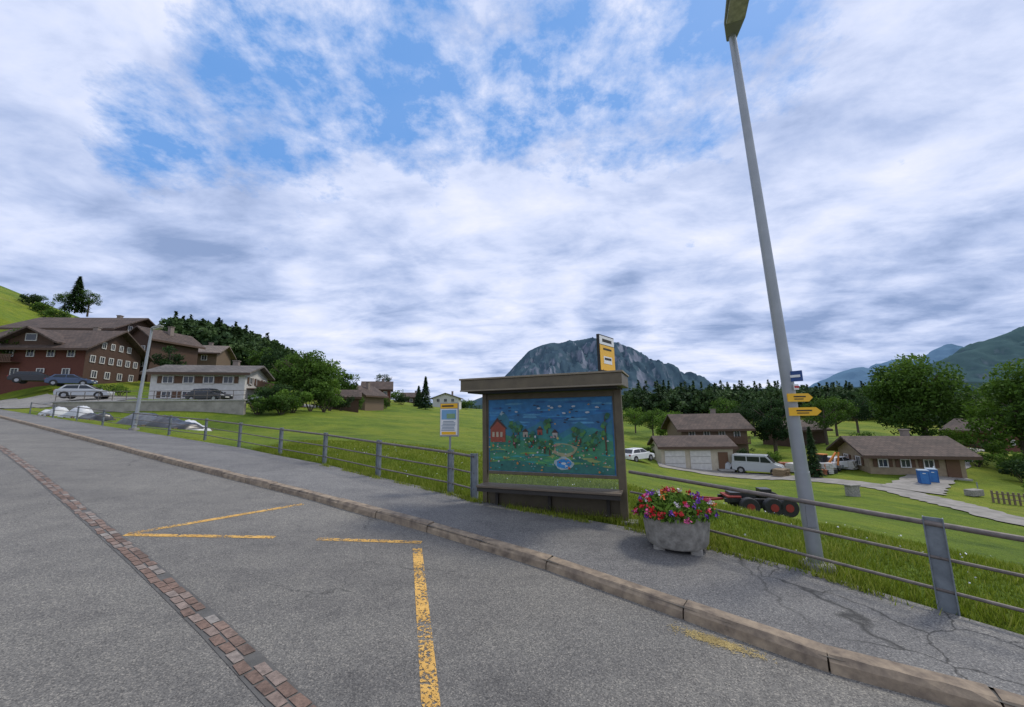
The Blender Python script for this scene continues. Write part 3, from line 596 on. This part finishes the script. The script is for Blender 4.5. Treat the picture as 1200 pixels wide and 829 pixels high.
car('parked_car',at(838,49),-.6,SV); car('parked_car',at(742,46),.6,WH); car('camper_van',at(879,46.5),-.7,('van_grey',(.4,.42,.42)),'van'); car('parked_car',at(972,46),.3,WH)
# tarpaulin-covered boats / stacks stored behind the railing
def tarp(name,pos,rz,L,W,h,mat):
    a=Asm(name,(pos[0],pos[1],Hs(*pos)-.05),rz); nx,ny=34,18; vs=[]; sd=random.random()*50
    for i in range(nx):
        for j in range(ny):
            x_=-1+2*i/(nx-1); y_=-1+2*j/(ny-1); e=max(0,1-abs(x_)**5)*max(0,1-abs(y_)**3)
            z_=h*(e**.45)*(.72+.28*(1-y_*y_))*(.8+.3*math.sin(x_*2.2+sd)); z_+=.07*e*noise.noise(Vector((x_*5+sd,y_*5,0)))+.03*e*noise.noise(Vector((x_*14+sd,y_*10,3)))
            vs.append((x_*L/2,y_*W/2*(1-.25*max(0,x_)**3),z_))
    a.p('tarpaulin',mat,0,True).add(vs,[(i*ny+j,(i+1)*ny+j,(i+1)*ny+j+1,i*ny+j+1) for i in range(nx-1) for j in range(ny-1)])
    tb=a.p('timbers',M('fence_wood',(.2,.15,.1)),.01)
    for s in(-1,0,1): tb.box((s*L*.36,0,.06),(.14,W*1.08,.12))
    for s in(-.5,.5): a.p('straps',M('strap',(.35,.2,.05))).box((s*L*.5,0,.09),(.04,W*1.02,.03))
    a.done()
tk=M('tarp_black',(.03,.032,.036),(.015,.016,.018),3,.3,.3); tg=M('tarp_grey',(.12,.13,.14),(.07,.075,.08),3,.4,.3); tw=M('tarp_white',(.62,.63,.63),(.48,.49,.5),3,.45,.3)
for nm,u_,y_,rz,L,W,h_,mt in (('covered_boat',205,22.5,-.35,3.4,1.4,.8,tk),('covered_boat',168,23.5,-.3,3.2,1.4,.75,tg),('covered_boat',183,26,-.2,3.6,1.5,.95,tk),('covered_boat',88,27.5,-.3,2.4,1.2,.8,tw),('covered_boat',62,29,-.4,2.2,1.2,.8,tw),('covered_stack',112,26.5,-.4,2.4,1.2,.7,tk),('covered_stack',228,24,-.3,1.8,1.2,.7,tw)):
    tarp(nm,at(u_,y_),rz,L,W,h_,mt)
# farm trailer
px_,py_=at(868,15.5); tz=Hs(px_,py_); a=Asm('farm_trailer',(px_,py_,tz),-.15); mred=M('trailer_red',(.28,.03,.02)); mbk=M('trailer_black',(.025,.025,.025),None,5,.4)
a.p('chassis',mbk,.01).box((0,-.35,.5),(2.2,.1,.14)).box((0,.35,.5),(2.2,.1,.14)).box((-.9,0,.5),(.1,.8,.12)).box((0,0,.5),(.1,.8,.12)).box((.9,0,.5),(.1,.8,.12)).box((-.4,0,.66),(.9,.5,.2)).box((.5,.1,.72),(.4,.4,.3))
a.p('drawbar',mred,.01).box((-1.5,-.14,.48),(1.,.07,.08),.3).box((-1.5,.14,.48),(1.,.07,.08),-.3)
for x_ in(-.35,.45,.95):
    for s in(-1,1):
        a.p('wheels',m_tyre,.03,True).cyl((x_,s*.5,.33),(x_,s*.75,.33),.33,n=20); a.p('hubs',mred).cyl((x_,s*.6,.33),(x_,s*.77,.33),.14,n=12)
a.p('deck',mred,.01).box((-.75,0,.62),(.5,.8,.06)); a.done()
for k_,(u_,y_) in enumerate(((1066,38),(1076,38.8))):
    px_,py_=at(u_,y_); a=Asm('portable_toilet',(px_,py_,Hs(px_,py_)+.05),-.6); mb_=M('toilet_blue',(.02,.12,.36)) 
    a.p('cabin',mb_,.03).box((0,0,.6),(.75,.75,1.2)); a.p('roof',M('toilet_roof',(.35,.43,.5)),.04).box((0,0,1.25),(.82,.82,.1),taper=.85)
    a.p('door',M('toilet_door',(.04,.18,.45)),.01).box((0,-.395,.58),(.55,.04,1.05)); a.p('vent',msw).box((0,-.42,.98),(.2,.01,.06)).cyl((.28,.28,1.2),(.28,.28,1.5),.04); a.done()
mats_=[('pallet_stack',(.25,.18,.1)),('brick_stack',(.35,.12,.06)),('sand_bag_pile',(.6,.58,.54)),('timber_stack',(.35,.25,.13))]
for k_ in range(11):
    nm,cc=mats_[k_%4]; u_=905+k_*8; y_=45+random.uniform(-2,3); px_,py_=at(u_,y_); a=Asm(nm,(px_,py_,Hs(px_,py_)+.06),random.uniform(-.6,.6))
    for l_ in range(random.randint(3,6)):
        for q in range(4): a.p('layer_%d'%l_,M(nm,cc,None,4,.8),.02).box((-.6+q*.4,random.uniform(-.08,.08),.1+l_*.19),(.37,1.1,.17))
    a.done()
px_,py_=at(955,44); a=Asm('excavator',(px_,py_,Hs(px_,py_)),.4); mo=M('machine_orange',(.6,.2,.03))
for s in(-1,1): a.p('tracks',m_tyre,.08).box((0,s*.6,.25),(1.9,.35,.5))
a.p('body',mo,.06).box((-.2,0,.85),(1.4,1.2,.6)); a.p('cab',m_cg,.04).box((.1,.2,1.55),(.8,.8,.85)); a.p('cab_roof',mo,.03).box((.1,.2,2.02),(.9,.9,.09))
a.p('boom',mo,.02).box((1.1,-.3,1.6),(1.9,.16,.2),0,0,-.6).box((2.2,-.3,1.45),(.16,.14,1.5),0,0,.3); a.p('bucket',mgal,.03).box((2.35,-.3,.6),(.5,.5,.35)); a.done()
px_,py_=at(983,30); a=Asm('stone_trough',(px_,py_,Hs(px_,py_)),.2); a.p('stone',m_conc,.04).box((0,0,.35),(.8,.5,.8)); a.p('cap',m_conc,.03).box((0,0,.8),(.95,.6,.1)); a.done()
px_,py_=at(1120,33); a=Asm('stone_trough',(px_,py_,Hs(px_,py_)),.2); a.p('basin',m_conc,.04).box((0,0,.3),(1.2,.6,.5)); a.p('spout',mgal).cyl((.5,0,.6),(.5,0,1.1),.04); a.done()
wf_=Asm('wooden_fence')
for k_ in range(22):
    px_,py_=at(1140+k_*6,31-k_*.15); zz=Hs(px_,py_); wf_.p('posts',M('fence_wood',(.2,.15,.1))).box((px_,py_,zz+.35),(.09,.09,1.1))
    if k_: wf_.p('rails',M('fence_wood',(.2,.15,.1))).cyl((pp[0],pp[1],pp[2]+.7),(px_,py_,zz+.7),.04,n=6).cyl((pp[0],pp[1],pp[2]+.35),(px_,py_,zz+.35),.04,n=6)
    pp=(px_,py_,zz)
wf_.done()
q=at(386,58); a=Asm('flag_pole',(q[0],q[1],Hs(*q))); a.p('pole',m_pole,0,True).cyl((0,0,0),(0,0,5.6),.06,.03); a.p('cross_arm',m_pole).box((.2,0,5.3),(.7,.05,.05)); a.done()
# ------------------------------------------------------------------ trees
def limbs(b,h,R,zc,n=7):
    b.cyl((0,0,-.4),(0,0,h*.35),h*.028,h*.022,10); b.cyl((0,0,h*.35),(R*.05,0,h*.8),h*.022,h*.006,8)
    for k in range(n):
        t=random.uniform(0,6.28); z_=h*random.uniform(.25,.55); r=R*random.uniform(.5,.8)
        p0=Vector((0,0,z_)); p1=Vector((math.cos(t)*r*.5,math.sin(t)*r*.5,z_+h*.1)); p2=Vector((math.cos(t)*r,math.sin(t)*r,z_+h*random.uniform(.15,.3)))
        b.cyl(p0,p1,h*.012,h*.008,7); b.cyl(p1,p2,h*.008,h*.003,6)
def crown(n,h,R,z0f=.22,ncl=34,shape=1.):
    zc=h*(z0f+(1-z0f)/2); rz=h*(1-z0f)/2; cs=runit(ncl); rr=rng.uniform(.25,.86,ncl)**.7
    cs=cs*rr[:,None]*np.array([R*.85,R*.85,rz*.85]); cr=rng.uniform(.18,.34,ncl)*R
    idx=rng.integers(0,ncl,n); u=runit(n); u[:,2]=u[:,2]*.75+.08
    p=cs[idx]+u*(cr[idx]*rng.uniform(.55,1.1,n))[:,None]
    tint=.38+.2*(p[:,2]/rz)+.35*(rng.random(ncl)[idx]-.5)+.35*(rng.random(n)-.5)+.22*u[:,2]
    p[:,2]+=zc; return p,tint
def tree(pos,h,R,mat,n=6000,z=None,leaf=None,name='tree',z0f=.2,ncl=34):
    zz=Hs(*pos) if z is None else z; a=Asm(name,(pos[0],pos[1],zz),random.uniform(0,6)); limbs(a.p('trunk',m_bark,0,True),h,R,0); e_=a.done()
    p,t=crown(n,h,R,z0f,ncl); leafset('leaves',p,leaf or R*.045,mat,t,e_,.65)
def conif(n,h,R):
    t=rng.random(n)**1.35; z=h*(.07+.93*t); k=np.floor(t*14); rr=R*(1-t)**.85*(.72+.28*(1-(t*14-k)))*rng.uniform(.55,1.08,n); th=rng.uniform(0,2*np.pi,n)
    rr*=1+.18*np.sin(th*5+k*2)
    c=np.stack([rr*np.cos(th),rr*np.sin(th),z-rr*.18],1); a=np.stack([np.cos(th),np.sin(th),-.45+0*th],1)+rng.normal(0,.25,(n,3)); b=np.stack([-np.sin(th),np.cos(th),0*th],1)+rng.normal(0,.25,(n,3))
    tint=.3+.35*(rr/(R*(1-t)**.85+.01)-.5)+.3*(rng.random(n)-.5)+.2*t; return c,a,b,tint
def conifer(pos,h,R,mat=L_dark,n=2600,z=None,name='conifer_tree'):
    zz=Hs(*pos) if z is None else z; a=Asm(name,(pos[0],pos[1],zz)); a.p('trunk',m_bark,0,True).cyl((0,0,-.4),(0,0,h*.95),h*.02,h*.003,8); e_=a.done()
    c,aa,bb,t=conif(n,h,R); s=(R*.12+.06)*rng.uniform(.7,1.3,n)[:,None]; npmesh('needles',quads(c,aa*s,bb*s*.5),4,mat,t,e_)
def bush(pos,h,R,mat=L_mid,n=1500,z=None,name='bush'):
    zz=Hs(*pos) if z is None else z; a=Asm(name,(pos[0],pos[1],zz)); tb=a.p('stems',m_bark)
    for k in range(6): t=k+.3; tb.cyl((0,0,-.2),(math.cos(t)*R*.5,math.sin(t)*R*.5,h*.6),.05,.015,5)
    e_=a.done(); p,t=crown(n,h,R,.0,16); leafset('leaves',p,max(.07,R*.06),mat,t,e_,.65)
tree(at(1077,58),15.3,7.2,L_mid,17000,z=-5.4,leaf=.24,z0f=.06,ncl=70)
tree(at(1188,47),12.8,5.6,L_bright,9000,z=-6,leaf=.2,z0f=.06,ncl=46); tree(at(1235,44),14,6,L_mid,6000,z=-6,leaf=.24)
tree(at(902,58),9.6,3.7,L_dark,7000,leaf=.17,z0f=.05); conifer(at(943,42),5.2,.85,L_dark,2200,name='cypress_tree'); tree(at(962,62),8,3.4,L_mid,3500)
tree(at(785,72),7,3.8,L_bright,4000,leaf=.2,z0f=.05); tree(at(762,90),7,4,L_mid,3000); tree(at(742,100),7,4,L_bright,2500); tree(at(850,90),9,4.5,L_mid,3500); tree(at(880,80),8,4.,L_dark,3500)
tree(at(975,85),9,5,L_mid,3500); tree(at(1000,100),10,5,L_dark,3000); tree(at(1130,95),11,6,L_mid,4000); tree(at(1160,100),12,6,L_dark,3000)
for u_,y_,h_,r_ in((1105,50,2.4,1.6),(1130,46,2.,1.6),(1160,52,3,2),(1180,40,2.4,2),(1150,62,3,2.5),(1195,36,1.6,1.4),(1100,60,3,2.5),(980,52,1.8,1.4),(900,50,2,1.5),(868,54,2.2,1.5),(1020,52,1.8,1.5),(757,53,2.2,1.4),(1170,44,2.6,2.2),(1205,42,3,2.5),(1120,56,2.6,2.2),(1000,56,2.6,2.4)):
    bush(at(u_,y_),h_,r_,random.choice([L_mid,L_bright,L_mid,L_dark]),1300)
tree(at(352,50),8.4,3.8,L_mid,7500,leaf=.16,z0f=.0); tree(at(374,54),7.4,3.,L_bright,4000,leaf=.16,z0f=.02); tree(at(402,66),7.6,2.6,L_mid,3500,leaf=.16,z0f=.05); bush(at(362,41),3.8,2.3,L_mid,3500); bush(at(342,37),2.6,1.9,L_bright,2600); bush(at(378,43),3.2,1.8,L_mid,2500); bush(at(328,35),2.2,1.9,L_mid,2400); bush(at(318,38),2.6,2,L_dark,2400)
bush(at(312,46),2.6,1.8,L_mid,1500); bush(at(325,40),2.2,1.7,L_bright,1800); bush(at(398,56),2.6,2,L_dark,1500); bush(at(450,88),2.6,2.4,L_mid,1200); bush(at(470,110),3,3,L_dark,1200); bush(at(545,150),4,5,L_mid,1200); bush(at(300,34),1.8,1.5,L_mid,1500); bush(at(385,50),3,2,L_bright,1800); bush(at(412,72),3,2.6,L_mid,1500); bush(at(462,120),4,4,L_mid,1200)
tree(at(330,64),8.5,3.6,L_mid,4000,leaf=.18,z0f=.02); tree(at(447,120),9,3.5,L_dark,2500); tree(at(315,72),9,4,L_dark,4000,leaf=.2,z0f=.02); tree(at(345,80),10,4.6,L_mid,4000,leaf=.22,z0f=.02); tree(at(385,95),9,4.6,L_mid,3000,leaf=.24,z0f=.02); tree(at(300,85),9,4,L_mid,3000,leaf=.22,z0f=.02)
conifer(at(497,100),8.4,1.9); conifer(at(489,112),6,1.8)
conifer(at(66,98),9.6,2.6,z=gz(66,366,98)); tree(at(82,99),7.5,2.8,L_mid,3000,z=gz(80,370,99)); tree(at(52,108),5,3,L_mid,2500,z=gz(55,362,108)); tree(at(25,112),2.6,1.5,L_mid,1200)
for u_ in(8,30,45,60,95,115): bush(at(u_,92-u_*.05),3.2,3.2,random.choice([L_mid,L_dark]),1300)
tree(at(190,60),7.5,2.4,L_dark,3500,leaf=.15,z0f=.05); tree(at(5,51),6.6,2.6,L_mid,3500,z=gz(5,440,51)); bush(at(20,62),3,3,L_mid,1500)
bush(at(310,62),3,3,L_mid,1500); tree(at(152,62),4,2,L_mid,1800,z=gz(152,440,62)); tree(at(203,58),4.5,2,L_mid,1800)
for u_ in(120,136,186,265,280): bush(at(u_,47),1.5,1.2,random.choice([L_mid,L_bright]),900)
def forest(name,spots,mat,nf=230,hr=(11,16),bro=.3):
    V=[];T=[]
    for (x_,y_,z_) in spots:
        h=random.uniform(*hr); sc=random.uniform(-.2,.22)
        if random.random()>bro:
            c,a,b_,t=conif(nf,h,h*.24); s=.62*rng.uniform(.7,1.3,nf)[:,None]; q=quads(c,a*s,b_*s*.7)
        else:
            h*=.9; p,t=crown(nf,h,h*.42,.02,12); a=runit(nf); b_=np.cross(a,runit(nf)); s=.62*rng.uniform(.7,1.3,nf)[:,None]; q=quads(p,a*s,b_*s); t=t+.18
        V.append(q+np.array([x_,y_,z_-.5])); T.append(t+sc)
    return npmesh(name,np.concatenate(V),4,mat,np.concatenate(T))
sp=[]
for k in range(440):
    u_=random.uniform(728,1110); y_=random.choice([random.uniform(140,170),random.uniform(170,250)]); sp.append(at(u_,y_))
for k in range(120):
    u_=random.uniform(1090,1320); y_=random.uniform(110,230); sp.append(at(u_,y_))
xs_=np.array(sp); zz=H(xs_[:,0],xs_[:,1])
forest('forest',[(a_[0],a_[1],z_) for a_,z_ in zip(xs_,zz)],L_far,250,(12,15.5),.74)
sp=[]
for k in range(620):
    y_=random.uniform(98,250); u_=random.uniform(188 if y_<150 else 175,300+(y_-105)*.45); sp.append(at(u_,y_))
xs_=np.array(sp); zz=H(xs_[:,0],xs_[:,1]); forest('forest',[(a_[0],a_[1],z_) for a_,z_ in zip(xs_,zz)],L_far,240,(8,12),.93)
sp=[at(random.uniform(400,740),random.uniform(260,420)) for k in range(160)]; xs_=np.array(sp); zz=H(xs_[:,0],xs_[:,1]); forest('forest',[(a_[0],a_[1],z_-3) for a_,z_ in zip(xs_,zz)],L_far,120,(6,10),.6)
# ------------------------------------------------------------------ mountains
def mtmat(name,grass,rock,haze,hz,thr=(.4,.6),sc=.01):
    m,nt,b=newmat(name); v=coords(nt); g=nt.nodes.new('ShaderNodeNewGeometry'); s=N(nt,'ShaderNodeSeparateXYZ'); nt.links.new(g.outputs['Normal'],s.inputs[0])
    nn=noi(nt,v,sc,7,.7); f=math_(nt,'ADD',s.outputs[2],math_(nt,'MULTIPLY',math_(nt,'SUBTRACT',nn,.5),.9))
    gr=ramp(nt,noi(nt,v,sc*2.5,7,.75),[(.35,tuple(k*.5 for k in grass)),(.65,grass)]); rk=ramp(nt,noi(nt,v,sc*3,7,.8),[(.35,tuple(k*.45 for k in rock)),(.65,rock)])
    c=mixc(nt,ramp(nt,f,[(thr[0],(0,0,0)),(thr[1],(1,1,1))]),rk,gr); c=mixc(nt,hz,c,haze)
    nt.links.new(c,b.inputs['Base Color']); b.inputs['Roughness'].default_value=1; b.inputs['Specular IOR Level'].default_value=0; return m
def ridge(name,prof,y0,D,mat,zb=-30,nx=220,ny=70,pw=1.3,amp=.18,fr_=.004,seed=0):
    us=np.array([p[0] for p in prof],float); vv=np.array([p[1] for p in prof],float); U=np.linspace(us[0],us[-1],nx); Vv=np.interp(U,us,vv)
    vs=[]
    for u_,v_ in zip(U,Vv):
        c_=S(u_,v_,y0); hC=c_.z-zb
        for j in range(ny):
            t=-1+2*j/(ny-1); y_=y0+t*D; x_=c_.x
            f=(1-abs(t))**pw
            nz=noise.fractal(Vector((x_*fr_+seed,y_*fr_,seed)),1.0,2.1,6); rg=1-abs(noise.fractal(Vector((x_*fr_*2+seed,y_*fr_*1.2,3+seed)),.9,2.1,6))*1.6
            z=zb+hC*f+hC*amp*(nz*.5+(rg-.6)*.6)*min(1,abs(t)*6+.12)*min(1,(1-abs(t))*4)
            vs.append((x_+nz*y0*.006,y_,z))
    b=B(); b.add(vs,[(i*ny+j,i*ny+j+1,(i+1)*ny+j+1,(i+1)*ny+j) for i in range(nx-1) for j in range(ny-1)]); return b.obj(name,mat,smooth=True)
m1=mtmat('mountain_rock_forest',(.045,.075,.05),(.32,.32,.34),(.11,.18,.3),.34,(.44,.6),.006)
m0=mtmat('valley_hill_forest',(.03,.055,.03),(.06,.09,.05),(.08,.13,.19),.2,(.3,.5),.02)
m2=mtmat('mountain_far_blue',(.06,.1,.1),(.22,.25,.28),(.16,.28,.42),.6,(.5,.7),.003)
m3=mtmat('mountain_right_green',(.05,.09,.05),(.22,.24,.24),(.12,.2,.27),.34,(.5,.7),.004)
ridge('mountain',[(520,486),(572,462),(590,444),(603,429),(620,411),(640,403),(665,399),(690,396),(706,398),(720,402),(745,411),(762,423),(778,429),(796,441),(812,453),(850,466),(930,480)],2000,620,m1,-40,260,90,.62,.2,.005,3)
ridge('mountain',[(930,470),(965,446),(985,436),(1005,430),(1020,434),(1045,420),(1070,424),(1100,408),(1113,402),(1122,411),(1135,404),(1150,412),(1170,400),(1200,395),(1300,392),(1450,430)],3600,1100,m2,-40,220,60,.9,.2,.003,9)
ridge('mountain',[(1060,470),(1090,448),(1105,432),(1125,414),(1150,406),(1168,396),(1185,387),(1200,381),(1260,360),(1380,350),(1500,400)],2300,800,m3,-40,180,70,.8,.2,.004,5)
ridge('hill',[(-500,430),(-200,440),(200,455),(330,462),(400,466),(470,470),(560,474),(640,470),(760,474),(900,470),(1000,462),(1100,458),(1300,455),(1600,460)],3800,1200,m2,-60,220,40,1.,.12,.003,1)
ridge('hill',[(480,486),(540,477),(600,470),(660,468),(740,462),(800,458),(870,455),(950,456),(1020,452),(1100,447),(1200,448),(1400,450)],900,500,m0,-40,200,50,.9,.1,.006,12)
# ------------------------------------------------------------------ near grass blades
def blades(name,n,xr,yr,dmax,hr,near_bias,mat):
    x=rng.uniform(*xr,n); y=rng.uniform(*yr,n); d=sdist(FE,x,y); keep=(d>.02)&(d<dmax)&(rng.random(n)<np.exp(-d/near_bias))
    x=x[keep];y=y[keep];d=d[keep]; z=H(x,y); k=len(x); th=rng.uniform(0,6.28,k)
    cl=np.sin(x*2.1+np.sin(y*3))*np.sin(y*1.7+np.sin(x*2.7)); h=rng.uniform(*hr,k)*(1+.9*np.exp(-d*2.5))*(.9+.35*cl); w_=rng.uniform(.004,.009,k)*(1+d*.14)
    dx=np.cos(th)*w_;dy=np.sin(th)*w_; lx=rng.normal(0,.35,k)*h; ly=rng.normal(0,.35,k)*h
    v=np.stack([np.stack([x-dx,y-dy,z-.01],1),np.stack([x+dx,y+dy,z-.01],1),np.stack([x+lx,y+ly,z+h],1)],1).reshape(-1,3)
    return npmesh(name,v,3,mat,np.clip(.45+rng.normal(0,.24,k)+.2*cl,0,1))
blades('grass',560000,(-9,14),(2,17),10,(.04,.13),3.4,L_grass)
k=700; x=rng.uniform(-6,12,k);y=rng.uniform(2.5,15,k); d=sdist(FE,x,y); kp=(d>.2)&(d<7); x=x[kp];y=y[kp]; cpt=np.stack([x,y,H(x,y)+.1],1)
leafset('clover_flowers',cpt,.014,msw,None,None,1.)
n_w=7000; xs_=rng.uniform(0,1,n_w); seg=[FE[k] for k in range(1,9)]; PT=[]
for q in xs_:
    k=int(q*7); a_,c_=seg[k],seg[k+1]; p=a_.lerp(c_,random.random()); s_=abs(random.gauss(0,.06)); PT.append((p.x-.5*s_,p.y-.8*s_,P(p.x,p.y)))
PT=np.array(PT); PT=PT[(np.sin(PT[:,0]*3)+np.sin(PT[:,0]*7.3+1)+rng.normal(0,.6,len(PT)))>-.2]; k=len(PT); th=rng.uniform(0,6.28,k); h=rng.uniform(.02,.09,k)
o_=np.stack([np.cos(th)*.006,np.sin(th)*.006,0*th],1); tip=np.stack([rng.normal(0,.02,k),rng.normal(0,.02,k),h],1)
npmesh('weeds',np.stack([PT-o_,PT+o_,PT+tip],1).reshape(-1,3),3,L_grass,rng.uniform(.2,1,k))
# dry straw washed into the gutter
c0=G(800,740,-.11); c1=G(880,766,-.11); k=1300; tt=np.clip(rng.normal(.5,.28,k),-.2,1.2); px=c0.x+(c1.x-c0.x)*tt+rng.normal(0,.035,k); py=c0.y+(c1.y-c0.y)*tt+rng.normal(0,.035,k)
pz=PA*px+PB*py+PC-.104; th=rng.uniform(0,6.28,k); aa=np.stack([np.cos(th),np.sin(th),0*th],1)*rng.uniform(.008,.03,k)[:,None]; bb=np.stack([-np.sin(th),np.cos(th),0*th+.3],1)*.0022
npmesh('straw',quads(np.stack([px,py,pz],1),aa,bb),4,M('dry_straw',(.5,.38,.14),(.33,.24,.08)))
# ------------------------------------------------------------------ sky
w_=bpy.data.worlds.new("World"); scene.world=w_; w_.use_nodes=True; nt=w_.node_tree; bg=nt.nodes['Background']
sun_az=math.atan2(.85,.42); sun_el=math.radians(52)
sk=nt.nodes.new('ShaderNodeTexSky'); sk.sky_type='NISHITA'; sk.sun_disc=False; sk.sun_elevation=sun_el; sk.sun_rotation=sun_az
tc=nt.nodes.new('ShaderNodeTexCoord').outputs['Generated']; sx=N(nt,'ShaderNodeSeparateXYZ'); nt.links.new(tc,sx.inputs[0])
zc=math_(nt,'ADD',math_(nt,'MAXIMUM',sx.outputs[2],0.),.17)
cm=nt.nodes.new('ShaderNodeCombineXYZ'); nt.links.new(math_(nt,'DIVIDE',sx.outputs[0],zc),cm.inputs[0]); nt.links.new(math_(nt,'DIVIDE',sx.outputs[1],zc),cm.inputs[1]); pv=cm.outputs[0]
big=noi(nt,pv,1.1,5,.6,.2); mid=noi(nt,pv,5.5,7,.66,.1)
def mask(L,lo,hi):
    o=None
    for (u_,v_,rad) in L:
        dv=ray(u_,v_).normalized(); dt=nt.nodes.new('ShaderNodeVectorMath'); dt.operation='DOT_PRODUCT'; nt.links.new(tc,dt.inputs[0]); dt.inputs[1].default_value=dv
        mr=N(nt,'ShaderNodeMapRange'); mr.interpolation_type='SMOOTHSTEP'; nt.links.new(dt.outputs['Value'],mr.inputs[0]); mr.inputs[1].default_value=rad; mr.inputs[2].default_value=1.; mr.inputs[3].default_value=lo; mr.inputs[4].default_value=hi
        o=mr.outputs[0] if o is None else math_(nt,'MAXIMUM',o,mr.outputs[0])
    return o
hole=mask(((190,155,.988),(330,115,.965),(480,85,.955),(640,95,.958),(780,85,.96),(885,50,.982)),0,.25)
cov=math_(nt,'ADD',math_(nt,'MULTIPLY',big,.35),math_(nt,'MULTIPLY',mid,.65)); cov=math_(nt,'SUBTRACT',math_(nt,'ADD',cov,.19),hole)
cf=ramp(nt,cov,[(.40,(.06,.06,.06)),(.56,(1,1,1))])
sh1=noi(nt,pv,1.5,5,.55,.3); mp=N(nt,'ShaderNodeMapping'); mp.inputs['Location'].default_value=(3.1,1.7,0); mp.inputs['Rotation'].default_value=(0,0,.5); mp.inputs['Scale'].default_value=(.8,1.25,1); nt.links.new(pv,mp.inputs[0])
sh2=noi(nt,mp.outputs[0],3.,7,.6,.25)
dark=mask(((40,265,.965),(250,290,.98),(150,330,.98),(820,350,.99),(720,365,.993),(1120,330,.98),(440,330,.985),(1000,400,.985)),0,.1)
shd=math_(nt,'SUBTRACT',math_(nt,'ADD',math_(nt,'MULTIPLY',sh1,.5),math_(nt,'MULTIPLY',sh2,.5)),dark)
cc=ramp(nt,shd,[(.31,(2.5,3.4,5.6)),(.41,(4.4,5.3,7.7)),(.5,(6.3,7.0,9.1)),(.63,(8.3,8.5,9.8))])
fin=mixc(nt,cf,mixc(nt,.8,sk.outputs[0],(1.3,3.5,8.)),cc); nt.links.new(fin,bg.inputs[0]); bg.inputs[1].default_value=.11
sd=bpy.data.lights.new('sun','SUN'); sd.energy=2.1; sd.angle=math.radians(12); sd.color=(1,.94,.84); so=bpy.data.objects.new('sun',sd); scene.collection.objects.link(so)
dv=Vector((math.sin(sun_az)*math.cos(sun_el),math.cos(sun_az)*math.cos(sun_el),math.sin(sun_el))); so.rotation_euler=dv.to_track_quat('Z','Y').to_euler(); so.location=(20,20,60)
for nm in('kerb_joint_mortar','gutter_bed'):
    o=bpy.data.objects[nm]; o.parent=bpy.data.objects['kerb' if 'kerb' in nm else 'brick_gutter']
